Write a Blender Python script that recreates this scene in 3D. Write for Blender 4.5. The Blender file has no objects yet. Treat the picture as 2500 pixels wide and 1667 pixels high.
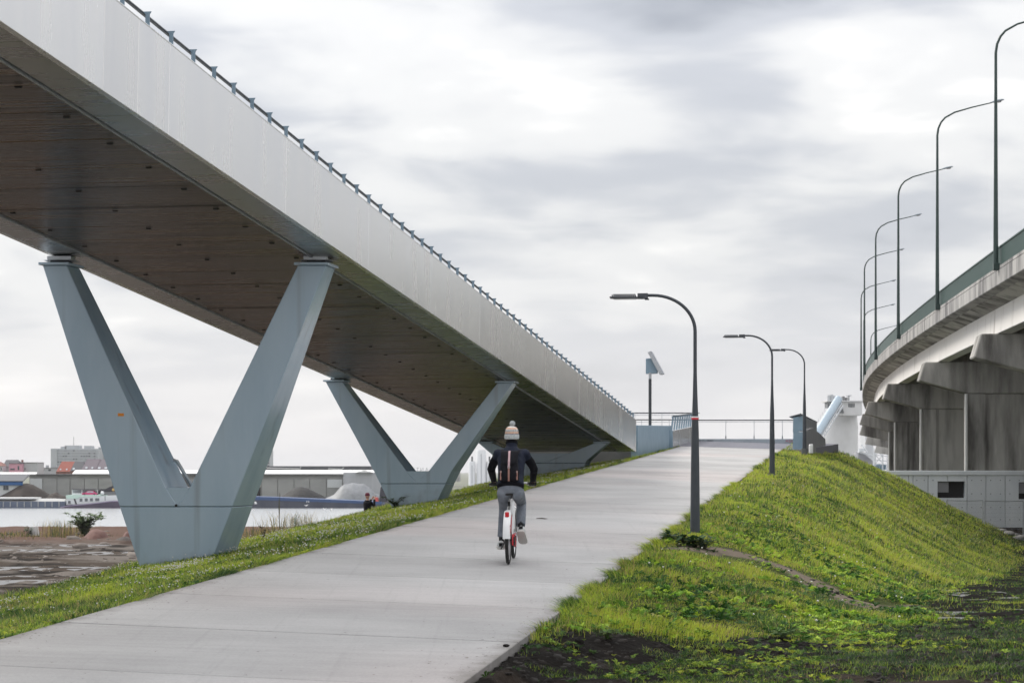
import bpy, bmesh, math, random
import numpy as np
from mathutils import Vector, Matrix, Euler
random.seed(7)
R = np.random.default_rng(11)
SC = bpy.context.scene
COL = SC.collection
F = 5500.0                      # focal length in photograph pixels (2500 wide)

# ------------------------------------------------------------------ camera
cam = bpy.data.cameras.new('camera')
cam_o = bpy.data.objects.new('camera', cam)
COL.objects.link(cam_o)
cam.sensor_width = 36.0
cam.lens = F / 2500 * 36
cam.shift_y = 0.1266            # level camera, horizon below the middle: verticals stay vertical
cam.clip_start = 0.1
cam.clip_end = 20000
cam.dof.use_dof = True
cam.dof.focus_distance = 34
cam.dof.aperture_fstop = 6.3
cam_o.location = (0, 0, 0)
cam_o.rotation_euler = (math.radians(90), 0, 0)
SC.camera = cam_o

# ------------------------------------------------------------------ sky
SUN_EL, SUN_AZ = math.radians(38), math.radians(-48)     # azimuth clockwise from +Y (view direction)
world = bpy.data.worlds.new('World')
SC.world = world
world.use_nodes = True
wt = world.node_tree
for n in list(wt.nodes):
    wt.nodes.remove(n)
def WN(t, **k):
    n = wt.nodes.new(t)
    for a, b in k.items():
        setattr(n, a, b)
    return n
def WL(a, b):
    wt.links.new(a, b)
def wmath(op, a, b=None, c=None, clamp=False):
    n = WN('ShaderNodeMath', operation=op, use_clamp=clamp)
    for i, v in enumerate((a, b, c)):
        if v is None: continue
        if isinstance(v, (int, float)): n.inputs[i].default_value = v
        else: WL(v, n.inputs[i])
    return n.outputs[0]
def wramp(fac, stops):
    n = WN('ShaderNodeValToRGB')
    cr = n.color_ramp
    cr.interpolation = 'EASE'
    while len(cr.elements) < len(stops): cr.elements.new(0.5)
    for e, (p, c) in zip(cr.elements, stops):
        e.position = p; e.color = (*c, 1)
    WL(fac, n.inputs[0])
    return n.outputs[0]
tc = WN('ShaderNodeTexCoord')
sep = WN('ShaderNodeSeparateXYZ')
WL(tc.outputs['Generated'], sep.inputs[0])
zc = wmath('MAXIMUM', sep.outputs['Z'], 0.0)
den = wmath('ADD', zc, 0.22)
px = wmath('DIVIDE', sep.outputs['X'], den)
py = wmath('DIVIDE', sep.outputs['Y'], den)
cmb = WN('ShaderNodeCombineXYZ')
WL(px, cmb.inputs[0]); WL(wmath('MULTIPLY', py, 1.15), cmb.inputs[1])
def wnoise(scale, detail, rough, off, dist=0.0):
    m = WN('ShaderNodeMapping'); m.inputs['Location'].default_value = off
    WL(cmb.outputs[0], m.inputs['Vector'])
    n = WN('ShaderNodeTexNoise'); n.inputs['Scale'].default_value = scale
    n.inputs['Detail'].default_value = detail; n.inputs['Roughness'].default_value = rough
    n.inputs['Distortion'].default_value = dist
    WL(m.outputs[0], n.inputs['Vector'])
    return n.outputs['Fac']
n1 = wnoise(1.9, 3.0, 0.42, (13.1, 2.7, 3.0), 0.15)     # broad banks
n2 = wnoise(4.5, 4.0, 0.5, (9.4, 1.3, 4.0), 0.3)        # smaller soft lumps
n3 = wnoise(0.8, 2.0, 0.4, (1.0, 7.2, 3.0))
cl = wmath('ADD', wmath('ADD', wmath('MULTIPLY', n1, 0.55), wmath('MULTIPLY', n2, 0.25)), wmath('MULTIPLY', n3, 0.2))
cloud = wramp(cl, [(0.37, (0.27, 0.283, 0.315)), (0.46, (0.415, 0.425, 0.455)), (0.55, (0.60, 0.597, 0.595)), (0.65, (0.93, 0.905, 0.865))])
# towards the horizon the deck evens out into pale haze
hz = WN('ShaderNodeMapRange'); hz.interpolation_type = 'SMOOTHSTEP'
hz.inputs['From Min'].default_value = -0.02; hz.inputs['From Max'].default_value = 0.13
WL(sep.outputs['Z'], hz.inputs['Value'])
mixh = WN('ShaderNodeMix', data_type='RGBA')
mixh.inputs['A'].default_value = (0.70, 0.695, 0.72, 1)
WL(hz.outputs[0], mixh.inputs['Factor']); WL(cloud, mixh.inputs['B'])
# overcast skies are brighter overhead
grad = wmath('ADD', wmath('MULTIPLY', zc, 2.0), 1.0)
# the cloud deck glows round the veiled sun
sund = WN('ShaderNodeVectorMath', operation='DOT_PRODUCT'); WL(tc.outputs['Generated'], sund.inputs[0])
sund.inputs[1].default_value = (math.sin(SUN_AZ) * math.cos(SUN_EL), math.cos(SUN_AZ) * math.cos(SUN_EL), math.sin(SUN_EL))
glow = wmath('MULTIPLY', wmath('POWER', wmath('MAXIMUM', sund.outputs['Value'], 0.0), 7.0), 0.30)
grad = wmath('ADD', grad, glow)
vm = WN('ShaderNodeVectorMath', operation='SCALE')
WL(mixh.outputs['Result'], vm.inputs[0]); WL(grad, vm.inputs['Scale'])
bg = WN('ShaderNodeBackground'); bg.inputs['Strength'].default_value = 0.70
WL(vm.outputs[0], bg.inputs['Color'])
sky = WN('ShaderNodeTexSky', sky_type='NISHITA')
sky.sun_disc = False
sky.sun_elevation = SUN_EL; sky.sun_rotation = SUN_AZ
bg2 = WN('ShaderNodeBackground'); bg2.inputs['Strength'].default_value = 0.06
WL(sky.outputs[0], bg2.inputs['Color'])
mx = WN('ShaderNodeMixShader'); mx.inputs[0].default_value = 0.9    # nine tenths cloud cover
WL(bg2.outputs[0], mx.inputs[1]); WL(bg.outputs[0], mx.inputs[2])
wo = WN('ShaderNodeOutputWorld'); WL(mx.outputs[0], wo.inputs['Surface'])

# ------------------------------------------------------------------ sun (veiled)
sl = bpy.data.lights.new('sun', 'SUN')
sl.energy = 1.5; sl.angle = math.radians(16); sl.color = (1.0, 0.95, 0.87)
so = bpy.data.objects.new('sun', sl); COL.objects.link(so)
sdir = Vector((math.sin(SUN_AZ) * math.cos(SUN_EL), math.cos(SUN_AZ) * math.cos(SUN_EL), math.sin(SUN_EL)))
so.rotation_euler = (-sdir).to_track_quat('-Z', 'Y').to_euler()

SC.view_settings.view_transform = 'Standard'
SC.view_settings.look = 'None'
SC.view_settings.exposure = 0.82
SC.view_settings.gamma = 1.0
SC.view_settings.use_curve_mapping = False
SC.render.engine = 'CYCLES'
SC.cycles.max_bounces = 6
SC.cycles.diffuse_bounces = 3
SC.cycles.glossy_bounces = 3
SC.cycles.transmission_bounces = 3
SC.cycles.use_denoising = True

# ------------------------------------------------------------------ helpers
def P(u, v, d):
    """photograph pixel + distance -> point (used to measure the place, all points real)"""
    return Vector(((u - 1250) / F * d, d, (1150 - v) / F * d))

def material(name, c1, c2=None, rough=0.6, metal=0.0, scale=3.0, detail=6.0, bump=0.0, bscale=None, stretch=(1, 1, 1),
             coord='pos', c3=None, p=(0.35, 0.65), rough2=None, spec=0.5, rnd=0.0, translucent=0.0, attr=None, emit=None):
    m = bpy.data.materials.new(name); m.use_nodes = True
    t = m.node_tree; b = t.nodes['Principled BSDF']
    N = t.nodes.new; L = t.links.new
    b.inputs['Roughness'].default_value = rough; b.inputs['Metallic'].default_value = metal
    b.inputs['Specular IOR Level'].default_value = spec
    b.inputs['Base Color'].default_value = (*c1, 1)
    if coord == 'pos':
        g = N('ShaderNodeNewGeometry'); vec = g.outputs['Position']
    else:
        g = N('ShaderNodeTexCoord'); oi = N('ShaderNodeObjectInfo')
        a = N('ShaderNodeVectorMath'); a.operation = 'SCALE'; a.inputs[0].default_value = (31, 17, 11)
        L(oi.outputs['Random'], a.inputs['Scale'])
        a2 = N('ShaderNodeVectorMath'); a2.operation = 'ADD'
        L(g.outputs['Object'], a2.inputs[0]); L(a.outputs[0], a2.inputs[1]); vec = a2.outputs[0]
    mp = N('ShaderNodeMapping'); mp.inputs['Scale'].default_value = stretch
    L(vec, mp.inputs['Vector'])
    col = None
    if c2 is not None:
        nz = N('ShaderNodeTexNoise'); nz.inputs['Scale'].default_value = scale; nz.inputs['Detail'].default_value = detail
        nz.inputs['Roughness'].default_value = 0.6
        L(mp.outputs[0], nz.inputs['Vector'])
        r = N('ShaderNodeValToRGB')
        r.color_ramp.elements[0].position = p[0]; r.color_ramp.elements[0].color = (*c1, 1)
        r.color_ramp.elements[1].position = p[1]; r.color_ramp.elements[1].color = (*c2, 1)
        if c3 is not None:
            e = r.color_ramp.elements.new(min(0.98, p[1] + 0.12)); e.color = (*c3, 1)
        L(nz.outputs['Fac'], r.inputs[0]); col = r.outputs[0]
        if rough2 is not None:
            mr = N('ShaderNodeMapRange'); mr.inputs['To Min'].default_value = rough; mr.inputs['To Max'].default_value = rough2
            mr.inputs['From Min'].default_value = p[0]; mr.inputs['From Max'].default_value = p[1]
            L(nz.outputs['Fac'], mr.inputs['Value']); L(mr.outputs[0], b.inputs['Roughness'])
    if attr:
        at = N('ShaderNodeAttribute'); at.attribute_name = attr
        col = at.outputs['Color']
    if rnd and col is not None or rnd:
        oi2 = N('ShaderNodeObjectInfo'); hs = N('ShaderNodeHueSaturation')
        mr2 = N('ShaderNodeMapRange'); mr2.inputs['To Min'].default_value = 1 - rnd; mr2.inputs['To Max'].default_value = 1 + rnd
        L(oi2.outputs['Random'], mr2.inputs['Value']); L(mr2.outputs[0], hs.inputs['Value'])
        if col is not None: L(col, hs.inputs['Color'])
        else: hs.inputs['Color'].default_value = (*c1, 1)
        col = hs.outputs[0]
    if col is not None: L(col, b.inputs['Base Color'])
    if bump:
        nb = N('ShaderNodeTexNoise'); nb.inputs['Scale'].default_value = bscale or scale * 4; nb.inputs['Detail'].default_value = 5
        L(mp.outputs[0], nb.inputs['Vector'])
        bp = N('ShaderNodeBump'); bp.inputs['Strength'].default_value = 1.0; bp.inputs['Distance'].default_value = bump
        L(nb.outputs['Fac'], bp.inputs['Height']); L(bp.outputs[0], b.inputs['Normal'])
    if translucent:
        tr = N('ShaderNodeBsdfTranslucent'); ms = N('ShaderNodeMixShader'); ms.inputs[0].default_value = translucent
        if col is not None: L(col, tr.inputs['Color'])
        else: tr.inputs['Color'].default_value = (*c1, 1)
        out = t.nodes['Material Output']
        L(b.outputs[0], ms.inputs[1]); L(tr.outputs[0], ms.inputs[2]); L(ms.outputs[0], out.inputs['Surface'])
    if emit:
        b.inputs['Emission Color'].default_value = (*c1, 1); b.inputs['Emission Strength'].default_value = emit
    m['bsdf'] = b.name
    return m

class MB:
    """collects shapes for ONE mesh"""
    def __init__(s): s.v = []; s.f = []
    def add(s, vs, fs):
        o = len(s.v)
        s.v += [tuple(x) for x in vs]; s.f += [tuple(i + o for i in f) for f in fs]
        return s
    def hexa(s, a):         # bottom 4 (ccw), top 4
        return s.add(a, [(3, 2, 1, 0), (4, 5, 6, 7), (0, 1, 5, 4), (1, 2, 6, 5), (2, 3, 7, 6), (3, 0, 4, 7)])
    def box(s, x0, x1, y0, y1, z0, z1):
        return s.hexa([(x0, y0, z0), (x1, y0, z0), (x1, y1, z0), (x0, y1, z0), (x0, y0, z1), (x1, y0, z1), (x1, y1, z1), (x0, y1, z1)])
    def prism(s, poly, vec, vecs=None):
        """polygon (list of 3d points) pushed along vec (or one vec per point)"""
        n = len(poly); poly = [Vector(p) for p in poly]
        q = [p + (Vector(vecs[i]) if vecs else Vector(vec)) for i, p in enumerate(poly)]
        fs = [tuple(range(n)), tuple(range(2 * n - 1, n - 1, -1))]
        for i in range(n):
            j = (i + 1) % n
            fs.append((j, i, n + i, n + j))
        return s.add(poly + q, fs)
    def loft(s, rings, cap=True, closed=True):
        n = len(rings[0]); vs = [p for r in rings for p in r]; fs = []
        for k in range(len(rings) - 1):
            for i in range(n if closed else n - 1):
                j = (i + 1) % n
                fs.append((k * n + i, k * n + j, (k + 1) * n + j, (k + 1) * n + i))
        if cap:
            fs.append(tuple(range(n - 1, -1, -1)))
            fs.append(tuple((len(rings) - 1) * n + i for i in range(n)))
        return s.add(vs, fs)
    def tube(s, pts, r, n=8, cap=True, flat=None):
        pts = [Vector(p) for p in pts]
        if not isinstance(r, (list, tuple)): r = [r] * len(pts)
        rings = []; prev = None
        for i, p in enumerate(pts):
            d = (pts[min(i + 1, len(pts) - 1)] - pts[max(i - 1, 0)])
            d = d.normalized() if d.length > 1e-9 else Vector((0, 0, 1))
            if prev is None:
                up = Vector((0, 0, 1)) if abs(d.z) < 0.95 else Vector((0, 1, 0))
                x = d.cross(up).normalized()
            else:
                x = prev - d * prev.dot(d)
                x = x.normalized() if x.length > 1e-6 else d.cross(Vector((0, 1, 0))).normalized()
            prev = x; y = d.cross(x)
            ri = r[i]; rx, ry = (ri if isinstance(ri, (list, tuple)) else (ri, ri))
            rings.append([p + x * (math.cos(a) * rx) + y * (math.sin(a) * ry) for a in [2 * math.pi * k / n for k in range(n)]])
        return s.loft(rings, cap)
    def ell(s, c, r, n=12, m=8):
        c = Vector(c); rings = []
        for i in range(1, m):
            t = math.pi * i / m
            rings.append([c + Vector((r[0] * math.sin(t) * math.cos(2 * math.pi * k / n), r[1] * math.sin(t) * math.sin(2 * math.pi * k / n), -r[2] * math.cos(t))) for k in range(n)])
        return s.loft(rings, True)
    def disc(s, c, r, h=0.01, n=16):
        c = Vector(c)
        return s.loft([[c + Vector((r * math.cos(2 * math.pi * k / n), r * math.sin(2 * math.pi * k / n), z)) for k in range(n)] for z in (0, h)])
    def mesh(s, name, off=(0, 0, 0), bevel=0.0, smooth=None):
        me = bpy.data.meshes.new(name)
        off = Vector(off)
        me.from_pydata([tuple(Vector(p) - off) for p in s.v], [], s.f)
        bm = bmesh.new(); bm.from_mesh(me)
        bmesh.ops.recalc_face_normals(bm, faces=bm.faces)
        if bevel:
            es = [e for e in bm.edges if len(e.link_faces) == 2 and e.calc_face_angle(0) > 0.5]
            bmesh.ops.bevel(bm, geom=es, offset=bevel, segments=1, affect='EDGES', clamp_overlap=True)
        bm.to_mesh(me); bm.free()
        if smooth is not None:
            me.shade_smooth()
            me.set_sharp_from_angle(angle=math.radians(smooth))
        return me

def link(name, me, mt=None, parent=None, loc=(0, 0, 0)):
    o = bpy.data.objects.new(name, me); COL.objects.link(o)
    if mt is not None and me is not None and not me.materials: me.materials.append(mt)
    if parent is not None: o.parent = parent
    o.location = loc
    return o
def put(name, mb, mt, parent=None, off=None, bevel=0.0, smooth=None):
    """mesh with world coordinates; a child is stored relative to its (unrotated) parent"""
    base = Vector((0, 0, 0))
    q = parent
    while q is not None:
        base += Vector(q.location); q = q.parent
    return link(name, mb.mesh(name, base, bevel, smooth), mt, parent)
def tag(o, label=None, cat=None, group=None, kind=None):
    if label: o['label'] = label
    if cat: o['category'] = cat
    if group: o['group'] = group
    if kind: o['kind'] = kind
    return o
def thing(name, label, cat, loc=(0, 0, 0), group=None, rot=(0, 0, 0)):
    o = bpy.data.objects.new(name, None); COL.objects.link(o)
    o.location = loc; o.rotation_euler = rot; o.empty_display_size = 0.3
    return tag(o, label, cat, group)
KIDS = {}
def copy_tree(o, parent=None):
    c = o.copy(); COL.objects.link(c); c.parent = parent
    for ch in list(o.children): copy_tree(ch, c)
    return c
def big(name, V, Fc, mt=None, cols=None, smooth=False):
    """large mesh from numpy arrays (faces all with the same count)"""
    V = np.ascontiguousarray(V, dtype=np.float32); Fc = np.ascontiguousarray(Fc, dtype=np.int32)
    me = bpy.data.meshes.new(name)
    me.vertices.add(len(V)); me.vertices.foreach_set('co', V.ravel())
    k = Fc.shape[1]
    me.loops.add(Fc.size); me.loops.foreach_set('vertex_index', Fc.ravel())
    me.polygons.add(len(Fc)); me.polygons.foreach_set('loop_start', np.arange(0, Fc.size, k, dtype=np.int32))
    try: me.polygons.foreach_set('loop_total', np.full(len(Fc), k, dtype=np.int32))
    except Exception: pass
    me.update(calc_edges=True)
    if cols is not None:
        a = me.color_attributes.new('tint', 'FLOAT_COLOR', 'POINT')
        a.data.foreach_set('color', np.ascontiguousarray(np.c_[cols, np.ones(len(cols))], dtype=np.float32).ravel())
    if smooth: me.shade_smooth()
    if mt: me.materials.append(mt)
    return me
# ------------------------------------------------------------------ the lie of the land
_perm = np.random.default_rng(5).random((512, 512))
def vnoise(x, y):
    xi = np.floor(x).astype(int); yi = np.floor(y).astype(int)
    fx = x - xi; fy = y - yi
    fx = fx * fx * (3 - 2 * fx); fy = fy * fy * (3 - 2 * fy)
    g = lambda a, b: _perm[a % 512, b % 512]
    return (g(xi, yi) * (1 - fx) + g(xi + 1, yi) * fx) * (1 - fy) + (g(xi, yi + 1) * (1 - fx) + g(xi + 1, yi + 1) * fx) * fy
def fbm(x, y, o=4, s=0):
    r = 0; a = 0.5; n = 0
    x = np.asarray(x, float) + s * 37.7; y = np.asarray(y, float) + s * 91.3
    for i in range(o):
        r = r + a * vnoise(x, y); n += a; a *= 0.5; x = x * 2.03 + 11.1; y = y * 2.03 + 5.7
    return r / n
def sst(a, b, x):
    t = np.clip((x - a) / (b - a), 0, 1); return t * t * (3 - 2 * t)
AX, AY = 0.1502, 0.98866               # direction of the path
LX, LY = -7.447, 0.0                   # a point on its left edge
PW = 4.343                             # width
def st(x, y):
    dx = x - LX; dy = y - LY
    return dx * AX + dy * AY, dx * AY - dy * AX
def xy(s, t): return LX + s * AX + t * AY, LY + s * AY - t * AX
def zp(x, y): return -2.304 + 0.0369 * y - 0.0264 * x
def zbase(x, y):
    zl = np.interp(y, [0, 17, 27, 45, 60, 80, 110, 150, 190, 250, 262, 275], [-1.72, -1.75, -1.9, -2.4, -2.95, -3.4, -4.0, -4.6, -5.2, -6.2, -7.6, -8.5])
    zr = np.interp(y, [0, 17, 22, 27, 45, 60, 85, 97, 105, 130, 150, 190, 250, 262, 275], [-1.66, -1.68, -1.735, -1.88, -2.35, -2.85, -3.5, -3.75, -3.25, -3.3, -4.2, -5.0, -6.2, -7.6, -8.5])
    k = sst(-2, 4, x - 0.15 * y)
    return zl * (1 - k) + zr * k
def toe(y): return np.interp(y, [18, 21, 25, 29, 36, 44, 50, 60, 103, 130], [0.05, 1.2, 3.0, 3.6, 4.0, 4.4, 5.2, 6.4, 10.6, 13])
PUD = []          # puddles: x, y, rx, ry, z
def zt(x, y, fine=True):
    x = np.asarray(x, float); y = np.asarray(y, float)
    s, t = st(x, y); er = t - PW; el = -t
    zg = zbase(x, y)
    lm = sst(4.5, 9, el)
    zg = zg + 0.10 * (fbm(x * .22, y * .55, 4, 1) - .5) * 2 * (0.4 + lm) * sst(12, 40, y)
    zg = zg + lm * 0.16 * sst(30, 50, y) * (np.abs(fbm(x * .12, y * .33, 3, 2) - .5) * 4 - .6)
    zg = zg + 0.05 * (fbm(x * 1.7, y * 1.7, 3, 3) - .5)
    # right embankment
    ze = zp(x - AY * er, y + AX * er)
    sh = np.interp(y, [18, 40, 97], [0.15, 0.6, 2.3]); tt = np.maximum(toe(y), sh + 0.05)
    f = np.clip((er - sh) / (tt - sh), 0, 1); f = 0.7 * f + 0.3 * f * f * (3 - 2 * f)
    zr = (ze - 0.06 - .42 * sst(.2, 2.2, er) * sst(50, 95, y)) * (1 - f) + zg * f
    # left verge
    zle = zp(x + AY * el, y - AX * el)
    e5 = np.minimum(el, 5.0)
    zl = zle - 0.05 - 0.155 * e5 - 0.36 * np.maximum(el - 5.0, 0)
    zl = np.where(zl > zg, zl, zg)
    z = np.where(er > 0, zr, np.where(el > 0, zl, zp(x, y) - 0.24))
    # far end of the embankment
    d = np.maximum(s - 112, 0)
    z = np.where(d > 0, np.maximum(np.minimum(z, zg + 8), zg) - 0 * d, z)
    z = np.where(d > 0, np.maximum(z - 0.6 * d, zg), z)
    out = np.maximum(er, el)
    z = z + 0.07 * (fbm(x * .8, y * .8, 3, 6) - .5) * sst(0.1, 1.2, out) + 0.03 * (fbm(x * 3, y * 3, 2, 7) - .5) * sst(0.05, .4, out)
    rough_ = sst(.0, .5, er) * (1 - sst(45, 70, y)) * sst(-.9, .3, er - toe(y) + .3 * (y < 24)) + (er > .03) * (1 - sst(21, 24, y)) * .8
    z = z + np.clip(rough_, 0, 1) * (.075 * (fbm(x * 1.9, y * 1.5, 3, 16) - .5) + .06 * (np.abs(fbm(x * 3.6, y * 3.0, 2, 17) - .5) * 2 - .3))
    for (qx, qy, rx, ry, qz) in PUD:
        q = np.sqrt(((x - qx) / rx) ** 2 + ((y - qy) / ry) ** 2) + 0.5 * (fbm(x * .9, y * .9, 3, 8) - .5)
        w = 1 - sst(0.75, 1.15, q)
        z = z * (1 - w) + (qz - 0.09 + 0.19 * (fbm(x * 3.0, y * 1.5, 4, 9) - .385)) * w
    return z
def hit(u, v, y0=14.0, y1=262.0):
    ys = np.concatenate([np.arange(y0, 120, .05), np.arange(120, y1, .2)])
    xs = (u - 1250) / F * ys; zs = (1150 - v) / F * ys
    h = zt(xs, ys)
    k = np.nonzero(zs <= h)[0]
    i = k[0] if len(k) else len(ys) - 1
    return Vector((xs[i], ys[i], h[i]))
def ground(x, y): return float(zt(np.array([x]), np.array([y]))[0])

for (u, v, rx, ry) in ((10, 1424, 1.8, 3.0), (70, 1385, 3.2, 2.4), (130, 1403, 1.7, 1.3), (40, 1342, 3.0, 3.5), (260, 1348, 1.6, 2.5), (150, 1332, 3, 3),
                       (2440, 1482, 2.2, 1.3), (2330, 1436, 1.0, 1.2), (2400, 1452, 1.6, 1.4), (2490, 1446, 1.6, 1.6), (2340, 1466, .9, .9), (2300, 1500, .8, .5), (2470, 1505, 1.0, .5)):
    h = hit(u, v)
    PUD.append((h.x, h.y, rx, ry, h.z))

# rut: a bare strip worn down the bank from the first lamp
RUT = [hit(u, v) for u, v in ((1650, 1338), (1700, 1342), (1770, 1346), (1850, 1362), (1920, 1388), (1990, 1420), (2050, 1452), (2110, 1478), (2180, 1488))]
def rutd(x, y):
    d = np.full(np.shape(x), 1e9)
    for a, b in zip(RUT[:-1], RUT[1:]):
        ax, ay, bx, by = a.x, a.y, b.x, b.y
        L2 = (bx - ax) ** 2 + (by - ay) ** 2
        k = np.clip(((x - ax) * (bx - ax) + (y - ay) * (by - ay)) / L2, 0, 1)
        d = np.minimum(d, np.hypot(x - ax - k * (bx - ax), y - ay - k * (by - ay)))
    return d
def grass_cover(x, y):
    """0..1: how thick the grass stands"""
    s, t = st(x, y); er = t - PW; el = -t
    n = fbm(x * .9, y * .9, 4, 12) - .5
    front = 22.2 + 1.0 * np.clip(er, 0, 3.5) + n * 3.0
    g = sst(0.0, 0.12, er) * (1 - sst(-.5, .5, er - toe(y) - 0.15 + n * 1.2)) * sst(-.6, .6, y - front)
    rw = np.interp(y, [25, 34, 45], [.16, .26, .40])
    g = g * sst(rw, rw + .14, rutd(x, y) + (fbm(x * 3, y * 3, 3, 14) - .5) * .5)
    l = sst(0.0, 0.10, el) * (1 - sst(-.4, .5, el - 5.3 + n * 2.2))
    return np.clip(g + l, 0, 1), (er > 0)

NR, NC = 600, 560
yy = 11 * (268 / 11) ** (np.arange(NR) / (NR - 1.0))
cc = np.linspace(-1, 1, NC)
X = cc[None, :] * (9 + .40 * yy[:, None]); Y = np.repeat(yy[:, None], NC, 1)
Z = zt(X, Y)
G, isr = grass_cover(X, Y)
s_, t_ = st(X, Y)
rd = rutd(X, Y)
# what the ground is made of, patch by patch
dark = np.array([.0075, .006, .005]); brown = np.array([.085, .066, .052]); grey = np.array([.20, .175, .155]); sod = np.array([.045, .060, .016]); red = np.array([.10, .048, .036])
nA = fbm(X * .5, Y * .9, 4, 21)[..., None]; nB = fbm(X * .15, Y * .5, 4, 22)[..., None]
left = brown * (1 - sst(.42, .62, nB)) + grey * sst(.42, .62, nB)
left = left * .68
left = left * (1 - sst(.52, .64, nA)) + dark * 2.2 * sst(.52, .64, nA)
far = sst(120, 170, Y)[..., None]
left = left * (1 - far) + (brown * .6 + red * .6) * far
rmud = dark * (1 - sst(.60, .80, nA)) + brown * .40 * sst(.60, .80, nA)
rmud = rmud * (1 - .0 * nB)
k = sst(-1.0, 1.0, t_ - 2)[..., None]
C = left * (1 - k) + rmud * k
rr = (1 - sst(.25, .7, rd))[..., None]
C = C * (1 - rr) + np.array([.15, .122, .095]) * rr
C = C * (1 - G[..., None] * .9) + sod * G[..., None] * .9
idx = np.arange(NR * NC).reshape(NR, NC)
Fq = np.stack([idx[:-1, :-1], idx[:-1, 1:], idx[1:, 1:], idx[1:, :-1]], -1).reshape(-1, 4)
M_ter = material('soil', (.05, .04, .03), attr='tint', rough=.9, bump=.06, scale=4, bscale=11, spec=.05)
me = big('terrain', np.stack([X, Y, Z], -1).reshape(-1, 3), Fq, M_ter, C.reshape(-1, 3), smooth=True)
tag(link('terrain', me), kind='structure')

M_wat = material('canal_water', (.36, .375, .38), rough=.22, spec=.9, bump=.01, bscale=.55, stretch=(.35, 1, 1))
M_pud = material('puddle_water', (.05, .045, .04), rough=.34, spec=1.0)
mb = MB(); mb.add([(-1600, 236, -7.0), (1600, 236, -7.0), (1600, 452, -7.0), (-1600, 452, -7.0)], [(0, 1, 2, 3)])
tag(put('water', mb, M_wat), kind='structure')
for (qx, qy, rx, ry, qz) in PUD:
    mb = MB(); mb.add([(qx + rx * 1.1 * math.cos(a), qy + ry * 1.1 * math.sin(a), qz - .075) for a in [2 * math.pi * i / 24 for i in range(24)]], [tuple(range(24))])
    tag(put('puddle', mb, M_pud), kind='structure')
mb = MB(); mb.box(-3000, 3000, 448, 9000, -9, -6.2)
M_bank = material('far_ground', (.16, .15, .13), (.11, .13, .07), rough=.9, scale=.02)
tag(put('far_bank', mb, M_bank), kind='structure')
M_quay = material('quay_stone', (.17, .165, .16), (.11, .105, .10), rough=.85, scale=.4)
mb = MB(); mb.box(-700, 500, 446.5, 449, -8, -5.9)
tag(put('quay_wall', mb, M_quay), 'grey stone quay wall along the far side of the canal', 'quay wall')

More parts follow.
